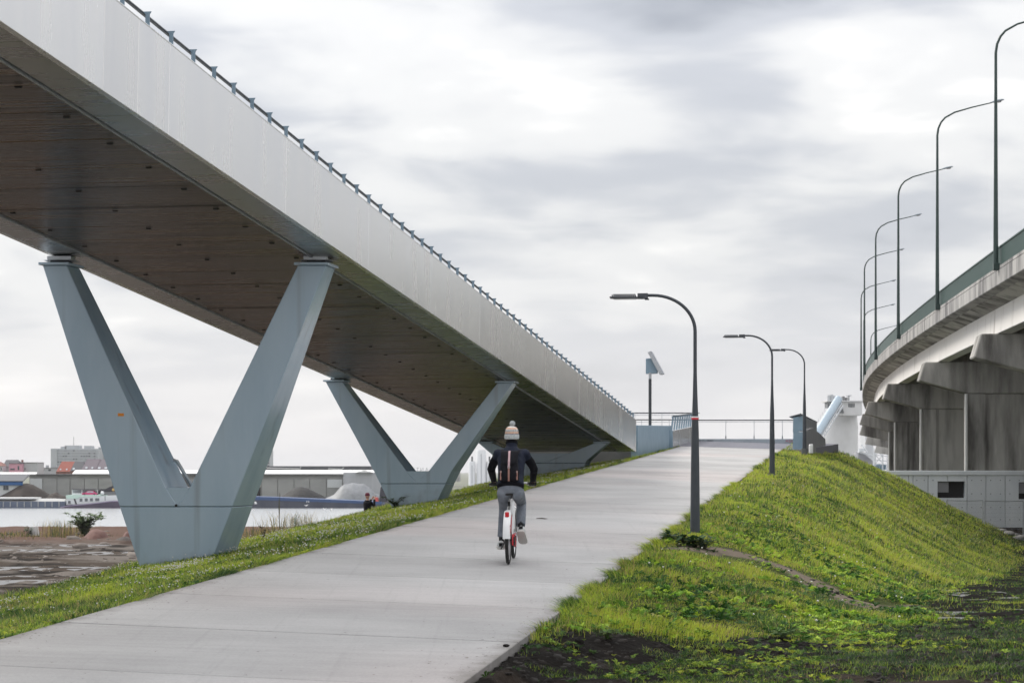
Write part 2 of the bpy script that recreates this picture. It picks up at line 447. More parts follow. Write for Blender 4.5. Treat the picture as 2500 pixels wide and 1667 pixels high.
# ------------------------------------------------------------------ the concrete path, slab by slab
M_slab = material('broom_concrete', (.32, .315, .31), rough=.82)
def slab_nodes(m):
    t = m.node_tree; N = t.nodes.new; L = t.links.new; b = t.nodes['Principled BSDF']
    g = N('ShaderNodeNewGeometry'); oi = N('ShaderNodeObjectInfo')
    def nz(scale, stretch, detail, rough=.6):
        mp = N('ShaderNodeMapping'); mp.inputs['Scale'].default_value = stretch; mp.inputs['Rotation'].default_value = (0, 0, math.atan2(AX, AY))
        L(g.outputs['Position'], mp.inputs['Vector'])
        n = N('ShaderNodeTexNoise'); n.inputs['Scale'].default_value = scale; n.inputs['Detail'].default_value = detail; n.inputs['Roughness'].default_value = rough
        L(mp.outputs[0], n.inputs['Vector']); return n.outputs['Fac']
    def mth(op, a, b_=None, clamp=False):
        n = N('ShaderNodeMath'); n.operation = op; n.use_clamp = clamp
        for i, v in enumerate((a, b_)):
            if v is None: continue
            if isinstance(v, (int, float)): n.inputs[i].default_value = v
            else: L(v, n.inputs[i])
        return n.outputs[0]
    def mr(v, a, b_, c, d):
        n = N('ShaderNodeMapRange'); n.interpolation_type = 'SMOOTHSTEP'
        for k, q in (('From Min', a), ('From Max', b_), ('To Min', c), ('To Max', d)): n.inputs[k].default_value = q
        L(v, n.inputs['Value']); return n.outputs[0]
    val = mr(nz(.32, (1, 1, 1), 5), .3, .7, .86, 1.12)                         # broad mottling
    val = mth('MULTIPLY', val, mr(nz(1.0, (.5, 9, 1), 4), .3, .7, .955, 1.04))     # broom strokes across the slab
    val = mth('MULTIPLY', val, mr(nz(38, (1, 1, 1), 3), .3, .7, .93, 1.06))     # grain
    val = mth('MULTIPLY', val, mr(nz(3.2, (1, 1, 1), 6, .7), .60, .78, 1.0, .86))   # blotches
    val = mth('MULTIPLY', val, mr(nz(14, (1, 1, 1), 2), .73, .78, 1.0, .55))   # specks
    val = mth('MULTIPLY', val, mr(oi.outputs['Random'], 0, 1, .95, 1.05))
    # wheel marks along the path and dirt washed in from both edges
    sp_ = N('ShaderNodeSeparateXYZ'); L(g.outputs['Position'], sp_.inputs[0])
    tt = mth('SUBTRACT', mth('MULTIPLY', mth('SUBTRACT', sp_.outputs['X'], LX), AY), mth('MULTIPLY', sp_.outputs['Y'], AX))
    ed = mth('MINIMUM', tt, mth('SUBTRACT', PW, tt))
    ed = mth('ADD', ed, mth('MULTIPLY', mth('SUBTRACT', nz(2.2, (1, 1, 1), 5), .5), .55))
    dirt = mr(ed, -.08, .22, .62, 0.0)
    trk = mth('MULTIPLY', mr(nz(1.6, (6, .12, 1), 4), .56, .72, 0, .07), 1)
    val = mth('MULTIPLY', val, mth('SUBTRACT', 1.0, trk))
    m1 = N('ShaderNodeMix'); m1.data_type = 'RGBA'; m1.inputs['A'].default_value = (.360, .354, .350, 1); m1.inputs['B'].default_value = (.385, .356, .347, 1)
    L(mr(nz(.11, (1, 1, 1), 2), .45, .65, 0, 1), m1.inputs['Factor'])
    sc = N('ShaderNodeVectorMath'); sc.operation = 'SCALE'; L(m1.outputs['Result'], sc.inputs[0]); L(val, sc.inputs['Scale'])
    m2 = N('ShaderNodeMix'); m2.data_type = 'RGBA'; L(sc.outputs[0], m2.inputs['A']); m2.inputs['B'].default_value = (.10, .088, .07, 1); L(dirt, m2.inputs['Factor'])
    L(m2.outputs['Result'], b.inputs['Base Color'])
    bp = N('ShaderNodeBump'); bp.inputs['Distance'].default_value = .003; L(nz(30, (.25, 2.0, 1), 4), bp.inputs['Height']); L(bp.outputs[0], b.inputs['Normal'])
slab_nodes(M_slab)
M_bed = material('mortar_bed', (.025, .022, .02), rough=.95)
path = MB()
for a, b in ((6, 97.6),):
    cs = [(*xy(a, .04), 0), (*xy(a, PW - .04), 0), (*xy(b, PW - .04), 0), (*xy(b, .04), 0)]
    path.hexa([(p[0], p[1], zp(p[0], p[1]) - .26) for p in cs] + [(p[0], p[1], zp(p[0], p[1]) - .014) for p in cs])
path_o = tag(put('path', path, M_bed), kind='structure')
s0 = 18.17 - 3.2 * 3
k = 0
while s0 + 3.2 * k < 97:
    a, b = s0 + 3.2 * k + .02, min(s0 + 3.2 * (k + 1) - .02, 97.6)
    dz = random.uniform(-.002, .002)
    cs = [(*xy(a, 0),), (*xy(a, PW),), (*xy(b, PW),), (*xy(b, 0),)]
    mb = MB()
    mb.hexa([(p[0], p[1], zp(*p) - .24) for p in cs] + [(p[0], p[1], zp(*p) + dz) for p in cs])
    put('concrete_slab', mb, M_slab, path_o, bevel=.006)
    k += 1
# ------------------------------------------------------------------ deck at the top of the ramp
M_asph = material('grey_asphalt', (.115, .115, .14), (.15, .15, .175), rough=.8, scale=8, bump=.004)
mb = MB()
cs = [xy(97.62, -1.2), xy(97.62, 5.2), xy(112, 6.6), xy(112, -6.5), xy(100, -3.5)]
mb.prism([(p[0], p[1], zp(*p) + .004) for p in cs], (0, 0, -.45))
tag(put('asphalt_deck', mb, M_asph), kind='structure')
# ------------------------------------------------------------------ grass
def rot(v, a):
    c, s_ = np.cos(a), np.sin(a)
    return np.stack([v[..., 0] * c - v[..., 1] * s_, v[..., 0] * s_ + v[..., 1] * c, v[..., 2]], -1)
PAL = np.array([[.47, .54, .055], [.27, .40, .045], [.110, .215, .030], [.034, .085, .016], [.52, .42, .15], [.22, .16, .07]])
def tints(x, y, seed, bias, dry):
    n = .6 * fbm(x * .55, y * .55, 4, seed) + .4 * fbm(x * 2.3, y * 2.3, 3, seed + 3) + bias + R.normal(0, .10, len(x))
    c = np.empty((len(x), 3))
    for i in range(3):
        c[:, i] = np.interp(n, [.36, .44, .52, .61], [PAL[3, i], PAL[2, i], PAL[1, i], PAL[0, i]])
    dsel = R.random(len(x)) < dry * np.clip(fbm(x * 1.1, y * 1.1, 3, seed + 1) * 2.2 - .45, .1, 1.5)
    c[dsel] = PAL[4] * R.uniform(.6, 1.1, (dsel.sum(), 1))
    return c * R.uniform(.75, 1.2, (len(x), 1))
def blades(name, x, y, h, w, cols, lean=.45, mt=None, winddir=None):
    n = len(x); z = zt(x, y) - .015
    a = R.uniform(0, 2 * np.pi, n); b = a + R.normal(np.pi / 2, .5, n)
    ld = np.stack([np.cos(b), np.sin(b)], -1)
    if winddir is not None: ld = ld * .6 + np.array(winddir)
    L = (h * R.uniform(.1, 1.2, n) * lean)[:, None] * ld
    base = np.stack([x, y, z], -1)
    wv = np.stack([np.cos(a) * w, np.sin(a) * w, np.zeros(n)], -1) * .5
    mid = base + np.c_[L * .35, h * .6]
    tip = base + np.c_[L, h * R.uniform(.8, 1.0, n)]
    V = np.stack([base - wv, base + wv, mid - wv * .75, mid + wv * .75, tip], 1).reshape(-1, 3)
    o = np.arange(n)[:, None] * 5
    Fc = np.concatenate([o + np.array([[0, 1, 3]]), o + np.array([[0, 3, 2]]), o + np.array([[2, 3, 4]])], 0)
    cc_ = np.repeat(cols[:, None, :], 5, 1)
    cc_ = cc_.reshape(-1, 3)
    return tag(link(name, big(name, V, Fc, mt, cc_)), kind='stuff')
M_grass = material('grass_blade', (.15, .22, .03), attr='tint', rough=.45, spec=.35, translucent=.45)
def scatter(n, ylo, yhi, pw):
    """y drawn with density falling with distance"""
    u = R.random(n); q = 1 - pw if abs(1 - pw) > 1e-6 else 1e-4
    return (ylo ** q + u * (yhi ** q - ylo ** q)) ** (1 / q)
def place(n, side, ylo, yhi, pw, emax):
    y = scatter(n, ylo, yhi, pw)
    if side > 0:
        e = R.random(n) * emax(y); t = PW + e
    else:
        e = R.random(n) * emax(y); t = -e
    sx = (y + t * AX) / AY
    x = LX + sx * AX + t * AY
    return x, y, e
# right bank; candidate count weighted with the width of the bank
def keep(x, y, e, w):
    g, _ = grass_cover(x, y)
    # nothing grows where the camera never looks: skip the far outside of the view
    vis = (np.abs(x) < .26 * y + 2)
    return (R.random(len(x)) < g * w) & vis
N = 420000
x, y, e = place(N, 1, 20, 110, 1.45, lambda y: toe(y) + 1.2)
kp = keep(x, y, e, np.clip((toe(y) + 1.2) / 8.0, .3, 1))
x, y, e = x[kp], y[kp], e[kp]
hh = .64 * (R.uniform(.05, .13, len(x)) + .06 * sst(.55, .75, fbm(x * .7, y * .7, 3, 31))) * (1 + (y > 45) * .25)
hh = hh * (.65 + .9 * sst(.38, .66, fbm(x * .9, y * .9, 4, 39)))
edge = np.exp(-e / .25) * .06
hh = hh * (.35 + .65 * sst(.3, 1.3, rutd(x, y)))
ww = .0065 * (y / 25) ** .75
c = tints(x, y, 40, np.clip(.10 - .0 * y, -.1, .1) - .06 * sst(.55, .9, e / (toe(y) + .01)), .30)
blades('grass', x, y, hh + edge, ww, c, mt=M_grass, lean=.9, winddir=(.35, -.15))
# shaggy fringe hanging over both edges of the path
for side in (1, -1):
    N = 30000
    y = scatter(N, 20.5, 92, 1.35); e = np.abs(R.normal(0, .07, N))
    t = PW + .01 + e if side > 0 else -.01 - e
    sx = (y + t * AX) / AY; x = LX + sx * AX + t * AY
    m = fbm(x * 1.6, y * 1.6, 4, 37); kp = R.random(N) < sst(.40, .62, m)
    if side > 0: kp &= R.random(N) < sst(20.5, 23.5, y)
    x, y, m = x[kp], y[kp], m[kp]
    c = tints(x, y, 41, -.03, .25)
    blades('grass', x, y, R.uniform(.05, .12, len(x)) + .09 * sst(.52, .7, m), .007 * (y / 25) ** .75, c, mt=M_grass, lean=1.1, winddir=(-.8 * side, .1))
# darker tussocks
N = 120000
x, y, e = place(N, 1, 22, 108, 1.4, lambda y: toe(y) + .8)
kp = keep(x, y, e, np.clip((toe(y) + 1.2) / 8.0, .3, 1)) & (fbm(x * 1.5, y * 1.5, 3, 38) > .60) & (rutd(x, y) > 1.0)
x, y = x[kp], y[kp]
blades('grass', x, y, R.uniform(.08, .18, len(x)) * (1 + .2 * (y > 45)), .007 * (y / 25) ** .75, tints(x, y, 47, -.20, .12), mt=M_grass, lean=1.0)
N = 330000
x, y, e = place(N, -1, 17, 97, 1.35, lambda y: np.full_like(y, 7.2))
kp = keep(x, y, e, 1.0)
x, y, e = x[kp], y[kp], e[kp]
hh = R.uniform(.04, .12, len(x)) + .07 * sst(.56, .75, fbm(x * .6, y * .6, 3, 33))
ww = .0065 * (y / 25) ** .75
c = tints(x, y, 44, np.interp(y, [20, 30, 60], [-.12, -.07, .05]), .22)
blades('grass', x, y, hh, ww, c, mt=M_grass, lean=.8)
# sparse short grass on the mud in front and to the right
N = 330000
y = scatter(N, 17, 75, 1.8); x = R.uniform(-.02, .26, N) * y + R.uniform(-.5, .8, N)
s1, t1 = st(x, y); er = t1 - PW
g, _ = grass_cover(x, y)
m = fbm(x * 1.3, y * 1.3, 4, 51); m2 = fbm(x * .35, y * .35, 3, 52)
den = sst(.47, .60, m) * .75 + sst(.44, .60, m2) * .5 * sst(1.5, 4, er)
kp = (er > .05) & (g < .3) & (R.random(N) < den) & (rutd(x, y) > .3)
x, y = x[kp], y[kp]
c = tints(x, y, 55, -.12, .05) * .8
blades('grass', x, y, R.uniform(.02, .075, len(x)), .006 * (y / 25) ** .8, c, mt=M_grass, lean=1.2)
# tall dry grass on the lip of the bank, at the water's edge
def strip(u0, u1, v0, v1, n, hlo, hhi, seedc):
    pts = [hit(R.uniform(u0, u1), R.uniform(v0, v1), 120) for _ in range(40)]
    i = R.integers(0, 40, n)
    x = np.array([pts[k].x for k in i]) + R.normal(0, .8, n); y = np.array([pts[k].y for k in i]) + R.normal(0, 2.0, n)
    c = np.where(R.random((n, 1)) < .35, PAL[4] * .8, np.where(R.random((n, 1)) < .55, PAL[3], PAL[5])) * R.uniform(.5, 1.0, (n, 1))
    return x, y, R.uniform(hlo, hhi, n), c
xs_, ys_, hs_, cs_ = [], [], [], []
for a in ((0, 55, 1303, 1312, 500, .15, .5, 0), (60, 250, 1306, 1312, 350, .1, .35, 0), (140, 168, 1304, 1308, 350, .4, 1.7, 0), (590, 720, 1304, 1312, 700, .2, .9, 0), (660, 690, 1300, 1304, 130, .8, 2.4, 0), (715, 750, 1296, 1300, 260, .8, 2.3, 0)):
    q = strip(*a); xs_.append(q[0]); ys_.append(q[1]); hs_.append(q[2]); cs_.append(q[3])
x, y, h, c = map(np.concatenate, (xs_, ys_, hs_, cs_))
blades('dry_grass', x, y, h, np.full(len(x), .028), c, mt=M_grass, lean=.5)

# ------------------------------------------------------------------ white clover heads in the left verge
def scatter_proto(name, PV, PF, x, y, dz, sc, mt, cols=None, tilt=.3, zs=None, smooth=False):
    n = len(x); z = zt(x, y) + dz
    a = R.uniform(0, 2 * np.pi, n)
    V = np.repeat(PV[None], n, 0) * sc[:, None, None]
    if zs is not None: V = V * zs[:, None, :]
    tx = R.normal(0, tilt, n)[:, None]
    V = np.stack([V[..., 0], V[..., 1] - V[..., 2] * tx, V[..., 2] + V[..., 1] * tx], -1)
    V = rot(V, a[:, None])
    V = V + np.stack([x, y, z], -1)[:, None, :]
    Fc = (PF[None] + (np.arange(n) * len(PV))[:, None, None]).reshape(-1, PF.shape[1])
    cc_ = None if cols is None else np.repeat(cols[:, None, :], len(PV), 1).reshape(-1, 3)
    return tag(link(name, big(name, V.reshape(-1, 3), Fc, mt, cc_, smooth)), kind='stuff')
OV = np.array([[1, 0, 0], [0, 1, 0], [-1, 0, 0], [0, -1, 0], [0, 0, .8], [0, 0, -.8]], float)
OF = np.array([[0, 1, 4], [1, 2, 4], [2, 3, 4], [3, 0, 4], [1, 0, 5], [2, 1, 5], [3, 2, 5], [0, 3, 5]])
M_flower = material('white_petal', (.62, .62, .57), rough=.7)
N = 40000
x, y, e = place(N, -1, 19, 75, 1.1, lambda y: np.full_like(y, 5.6))
m = fbm(x * .55, y * .55, 4, 61); m2 = fbm(x * 2.2, y * 2.2, 2, 62)
kp = (R.random(N) < sst(.52, .66, m) * sst(.42, .6, m2) * .65 + .008) & (grass_cover(x, y)[0] > .4)
x, y = x[kp], y[kp]
scatter_proto('clover_flowers', OV, OF, x, y, R.uniform(.07, .13, len(x)), R.uniform(.006, .014, len(x)) * (y / 30) ** .3, M_flower)
N = 260
x, y, e = place(N, 1, 24, 100, 1.0, lambda y: toe(y))
kp = (fbm(x * .6, y * .6, 3, 63) > .55) & (grass_cover(x, y)[0] > .5)
x, y = x[kp], y[kp]
scatter_proto('clover_flowers', OV, OF, x, y, R.uniform(.08, .12, len(x)), R.uniform(.010, .020, len(x)), M_flower)

# ------------------------------------------------------------------ broad-leaved weeds
def rosette(nl, r, up):
    V, Fc = [], []
    for i in range(nl):
        a = 2 * math.pi * i / nl + R.uniform(-.3, .3); l = r * R.uniform(.7, 1.1); w = l * .22; u_ = up * R.uniform(.6, 1.2)
        d = np.array([math.cos(a), math.sin(a), 0]); q = np.array([-d[1], d[0], 0]); zz = np.array([0, 0, 1.])
        o = len(V)
        V += [d * .05 * l, d * l * .45 + q * w + zz * u_ * l * .8, d * l * .45 - q * w + zz * u_ * l * .8, d * l + zz * u_ * l * .7, d * l * .5 + zz * u_ * l * .62]
        Fc += [[o, o + 4, o + 1], [o, o + 2, o + 4], [o + 4, o + 3, o + 1], [o + 2, o + 3, o + 4]]
    return np.array(V), np.array(Fc)
M_leaf = material('weed_leaf', (.1, .2, .03), attr='tint', rough=.6, spec=.2, translucent=.3)
for k_ in range(3):
    PV, PF = rosette(6 + k_, 1.0, .5 + .25 * k_)
    N = 8500
    x, y, e = place(N, 1, 21, 60, 1.6, lambda y: toe(y) + .8)
    m = fbm(x * .8, y * .8, 4, 70 + k_)
    low = np.clip(e / (toe(y) + .1), 0, 1)
    kp = (R.random(N) < sst(.46, .64, m) * (.25 + .75 * low)) & (R.random(N) < grass_cover(x, y)[0] * 1.2)
    x, y = x[kp], y[kp]
    c = tints(x, y, 75, -.06, .02) * np.array([.85, 1.0, 1.0])
    scatter_proto('weeds', PV, PF, x, y, .02, R.uniform(.035, .085, len(x)), M_leaf, c, tilt=.25)
PV, PF = rosette(5, 1.0, .6)
N = 16000
y = scatter(N, 17, 60, 1.8); x = R.uniform(-.02, .26, N) * y + R.uniform(-.4, .6, N)
s1, t1 = st(x, y); g, _ = grass_cover(x, y)
kp = (t1 > PW + .05) & (g < .4) & (R.random(N) < sst(.45, .65, fbm(x, y, 4, 81)) * .8)
x, y = x[kp], y[kp]
scatter_proto('weeds', PV, PF, x, y, .01, R.uniform(.02, .06, len(x)), M_leaf, tints(x, y, 83, -.12, .01) * .8, tilt=.3)
PV, PF = rosette(6, 1.0, .7)
N = 9000
x, y, e = place(N, -1, 19, 80, 1.3, lambda y: np.full_like(y, 5.6))
kp = (R.random(N) < sst(.5, .66, fbm(x * .5, y * .5, 4, 85))) & (grass_cover(x, y)[0] > .4)
x, y = x[kp], y[kp]
scatter_proto('weeds', PV, PF, x, y, .02, R.uniform(.03, .08, len(x)), M_leaf, tints(x, y, 86, -.08, .02), tilt=.25)

# ------------------------------------------------------------------ clods of wet earth
ib = bmesh.new(); bmesh.ops.create_icosphere(ib, subdivisions=1, radius=1)
IV = np.array([v.co[:] for v in ib.verts]); IF = np.array([[l.vert.index for l in f.loops] for f in ib.faces]); ib.free()
IV = IV * R.uniform(.65, 1.15, (len(IV), 1)) * np.array([1, 1, .6])
M_clod = material('wet_earth', (.008, .0065, .0055), (.022, .018, .015), rough=.75, spec=.2, scale=1.6, bump=.012, bscale=30)
N = 26000
y = scatter(N, 16.5, 50, 2.0); x = R.uniform(-.03, .25, N) * y + R.uniform(-.4, .6, N)
s1, t1 = st(x, y); g, _ = grass_cover(x, y)
kp = (t1 > PW + .03) & (g < .5) & (R.random(N) < .15 + .85 * sst(.42, .6, fbm(x * .9, y * .9, 4, 91)))
x, y = x[kp], y[kp]
sz = np.exp(R.normal(-4.0, .5, len(x)))
scatter_proto('clods_of_earth', IV, IF, x, y, -.01, np.minimum(sz * 1.25, .075), M_clod, tilt=.4, smooth=False)
M_clod2 = material('dry_earth', (.09, .07, .058), (.17, .145, .125), rough=.85, scale=1.0, bump=.02, bscale=12)
N = 9000
y = scatter(N, 36, 200, 1.0); x = -R.uniform(.02, .30, N) * y
s1, t1 = st(x, y)
kp = (t1 < -5.5) & (R.random(N) < sst(.48, .66, fbm(x * .2, y * .5, 4, 93)))
x, y = x[kp], y[kp]
scatter_proto('clods_of_earth', IV, IF, x, y, -.01, np.exp(R.normal(-2.9, .6, len(x))) * (y / 60) ** .4, M_clod2, tilt=.3)

# dead leaves and crumbs of earth blown onto the slabs
N = 900
y = scatter(N, 17.5, 60, 1.5); q = np.where(R.random(N) < .5, np.abs(R.normal(0, .22, N)), PW - np.abs(R.normal(0, .30, N))); q = np.where(R.random(N) < .12, R.uniform(0, PW, N), q)
q = np.clip(q, .02, PW - .02)
sx = (y + q * AX) / AY; x = LX + sx * AX + q * AY
n = len(x); a = R.uniform(0, 6.28, n); sz = R.uniform(.006, .020, n)
PV = np.array([[1, 0, .15], [.1, .45, .05], [-1, 0, .2], [-.1, -.45, .05]], float); PF = np.array([[0, 1, 2, 3]])
V = rot(np.repeat(PV[None], n, 0) * sz[:, None, None], a[:, None]) + np.stack([x, y, zp(x, y) + .004], -1)[:, None, :]
cl_ = np.where(R.random((n, 1)) < .5, np.array([[.05, .036, .022]]), np.array([[.12, .085, .045]]))
tag(link('leaf_litter', big('leaf_litter', V.reshape(-1, 3), (PF[None] + (np.arange(n) * 4)[:, None, None]).reshape(-1, 4), M_leaf, np.repeat(cl_[:, None, :], 4, 1).reshape(-1, 3))), kind='stuff')
# ------------------------------------------------------------------ materials of the footbridge
M_alu = material('satin_metal_sheet', (.78, .775, .765), (.84, .83, .80), rough=.20, rough2=.30, metal=.72, scale=1.0, detail=10, stretch=(1.6, 1.6, .22), p=(.3, .7), bump=.0014, bscale=.6, rnd=.045)
M_ledge = material('underside_metal', (.43, .43, .44), (.55, .545, .54), rough=.22, rough2=.36, metal=.95, scale=1.0, detail=7, stretch=(.5, 3, 3), coord='obj', bump=.004, bscale=.9)
M_soff = material('perforated_soffit', (.020, .013, .008), (.32, .21, .135), rough=.16, rough2=.34, metal=.92, scale=1.0, detail=9, stretch=(.30, 11, 1), coord='obj', bump=.03, bscale=1.5, p=(.40, .72))  # pale streaks in the colour imitate sheen across the ribbed metal
M_steel = material('painted_steel', (.30, .405, .495), (.40, .50, .585), rough=.13, rough2=.26, scale=1.1, detail=10, p=(.28, .72), stretch=(1.5, 1.5, .35), bump=.003, bscale=1.1, spec=.7)
def grime(m, c=(.15, .135, .115)):
    """rain streaks, and mud splashed up the foot"""
    t = m.node_tree; N = t.nodes.new; L = t.links.new; b = t.nodes['Principled BSDF']
    src = b.inputs['Base Color'].links[0].from_socket
    tcx = N('ShaderNodeTexCoord'); sp = N('ShaderNodeSeparateXYZ'); L(tcx.outputs['Object'], sp.inputs[0])
    def nz(stretch, sc, det):
        mp = N('ShaderNodeMapping'); mp.inputs['Scale'].default_value = stretch; L(tcx.outputs['Object'], mp.inputs['Vector'])
        n = N('ShaderNodeTexNoise'); n.inputs['Scale'].default_value = sc; n.inputs['Detail'].default_value = det; L(mp.outputs[0], n.inputs['Vector']); return n.outputs['Fac']
    def mr(v, a, b_, c0, d0):
        n = N('ShaderNodeMapRange'); n.interpolation_type = 'SMOOTHSTEP'
        for k, q in (('From Min', a), ('From Max', b_), ('To Min', c0), ('To Max', d0)): n.inputs[k].default_value = q
        L(v, n.inputs['Value']); return n.outputs[0]
    ad = N('ShaderNodeMath'); ad.operation = 'MULTIPLY_ADD'; L(nz((1, 1, 1), 3.5, 6), ad.inputs[0]); ad.inputs[1].default_value = -1.1; L(sp.outputs['Z'], ad.inputs[2])
    f1 = mr(ad.outputs[0], -.55, .25, .75, 0)
    f2 = mr(nz((4, 4, .12), 1.0, 5), .56, .74, 0, .38)
    mx_ = N('ShaderNodeMath'); mx_.operation = 'MAXIMUM'; L(f1, mx_.inputs[0]); L(f2, mx_.inputs[1])
    m1 = N('ShaderNodeMix'); m1.data_type = 'RGBA'; L(src, m1.inputs['A']); m1.inputs['B'].default_value = (*c, 1); L(mx_.outputs[0], m1.inputs['Factor'])
    L(m1.outputs['Result'], b.inputs['Base Color'])
grime(M_steel)
M_blue = material('blue_grey_paint', (.20, .30, .385), (.26, .36, .44), rough=.5, scale=2)
M_black = material('black_rubber', (.012, .012, .013), rough=.6)
M_dark = material('shade_and_seam_black', (.015, .014, .014), rough=.9)  # near-black: shade painted into hollows, and dark seams
M_rail = material('dark_rail', (.04, .047, .055), rough=.4)
M_galv = material('galvanised', (.42, .44, .46), (.50, .52, .54), rough=.4, metal=.6, scale=6)
M_orange = material('orange_sticker', (.75, .26, .03), rough=.6)

# ------------------------------------------------------------------ the footbridge
BAZ = math.atan(.1636); BPI = math.atan(.0641)
bridge = thing('footbridge', 'silver metal footbridge sloping down from upper left to the top of the ramp', 'footbridge', (-11.39, 0, 6.05), rot=(-BPI, 0, -BAZ))
S0, S1 = 9.0, 83.4
mb = MB(); mb.box(-2.36, 2.36, S0, S1, .07, .93)
put_l = lambda name, mb, mt, bevel=0, smooth=None, loc=(0, 0, 0), par=bridge: link(name, mb.mesh(name, (0, 0, 0), bevel, smooth), mt, par, loc)
put_l('deck_box', mb, M_dark)  # near-black body so the gaps beside the soffit read as shaded
# soffit cassettes, 1.55 m each, with three slots
mb = MB(); mb.box(-1.83, 1.83, .008, 1.542, 0, .05); me_s = mb.mesh('soffit_panel', bevel=.006); me_s.materials.append(M_soff)
mb = MB()
for q in (-1, 1):
    mb.box(-.036, .036, q * .014 - .005, q * .014 + .005, -.010, .0)
for q in (-1, 1): mb.box(q * .036 - .004, q * .036 + .004, -.019, .019, -.010, .0)
mb.box(-.033, .033, -.009, .009, -.005, -.001)
me_v = mb.mesh('vent_slot'); me_v.materials.append(M_black)
k = 0
while S0 + 1.55 * k < S1 - .5:
    o = link('soffit_panel', me_s, None, bridge, (0, S0 + 1.55 * k, random.uniform(-.003, .003)))
    for xo in (-1.65, 0, 1.60):
        if S0 + 1.55 * k > 18: link('vent_slot', me_v, None, o, (xo * .97, .25, 0))
    k += 1
# ledges left and right of the soffit, vertical side plates
jl = [S0, 16.5, 21, 24.3, 27.8, 31.5, 35.2, 38.9, 43, 47.5, 52, 56.5, 61, 65.5, 70, 74.5, 79, S1]
for a, b in zip(jl[:-1], jl[1:]):
    for q in (-1, 1):
        mb = MB(); x0, x1 = sorted((q * 1.915, q * 2.47)); mb.box(x0, x1, 0, b - a - .012, -.012, .05)
        put_l('ledge_panel', mb, M_ledge, bevel=.004, loc=(0, a, 0))
        mb = MB(); x0, x1 = sorted((q * 1.855, q * 1.885)); mb.box(x0, x1, 0, b - a - .01, -.03, .05)
        put_l('edge_strip', mb, M_galv, loc=(0, a, 0))
jf = [S0, 14, 20, 26.5, 27.7, 28.9, 34.5, 40, 45.5, 51, 56.5, 62, 67.5, 73, 78.5, S1]
for a, b in zip(jf[:-1], jf[1:]):
    for q in (-1, 1):
        mb = MB(); x0, x1 = sorted((q * 2.40, q * 2.488)); mb.box(x0, x1, 0, b - a - .01, -.016, 1.13)
        x0, x1 = sorted((q * 2.18, q * 2.49)); mb.box(x0, x1, 0, b - a - .01, 1.131, 1.15)
        put_l('fascia_panel', mb, M_alu, bevel=.004, loc=(0, a, 0))
# railing: short flat fins with flared heads, two dark rails
mb = MB()
prof = [(-.028, 0), (.028, 0), (.026, .19), (.048, .225), (-.070, .225), (-.028, .19)]
mb.prism([(p[0], -.008, p[1]) for p in prof], (0, .016, 0)); mb.box(-.05, -.03, -.012, .012, .05, .09)
me_p = mb.mesh('railing_fin', bevel=.002); me_p.materials.append(material('fin_paint', (.14, .205, .26), (.18, .25, .31), rough=.5, scale=2))
s = 19.9
while s < S1:
    link('railing_fin', me_p, None, bridge, (2.40, s, 1.15)); s += .93
    if s > S1 - 10: link('railing_fin', me_p, None, bridge, (-2.40, s, 1.15))
mb = MB(); mb.tube([(2.335, S0, 1.355), (2.335, S1, 1.355)], .024, 8); put_l('handrail', mb, M_rail, smooth=40)
mb = MB(); mb.tube([(2.345, S0, 1.22), (2.345, S1, 1.22)], .010, 6); put_l('railing_cable', mb, M_rail)

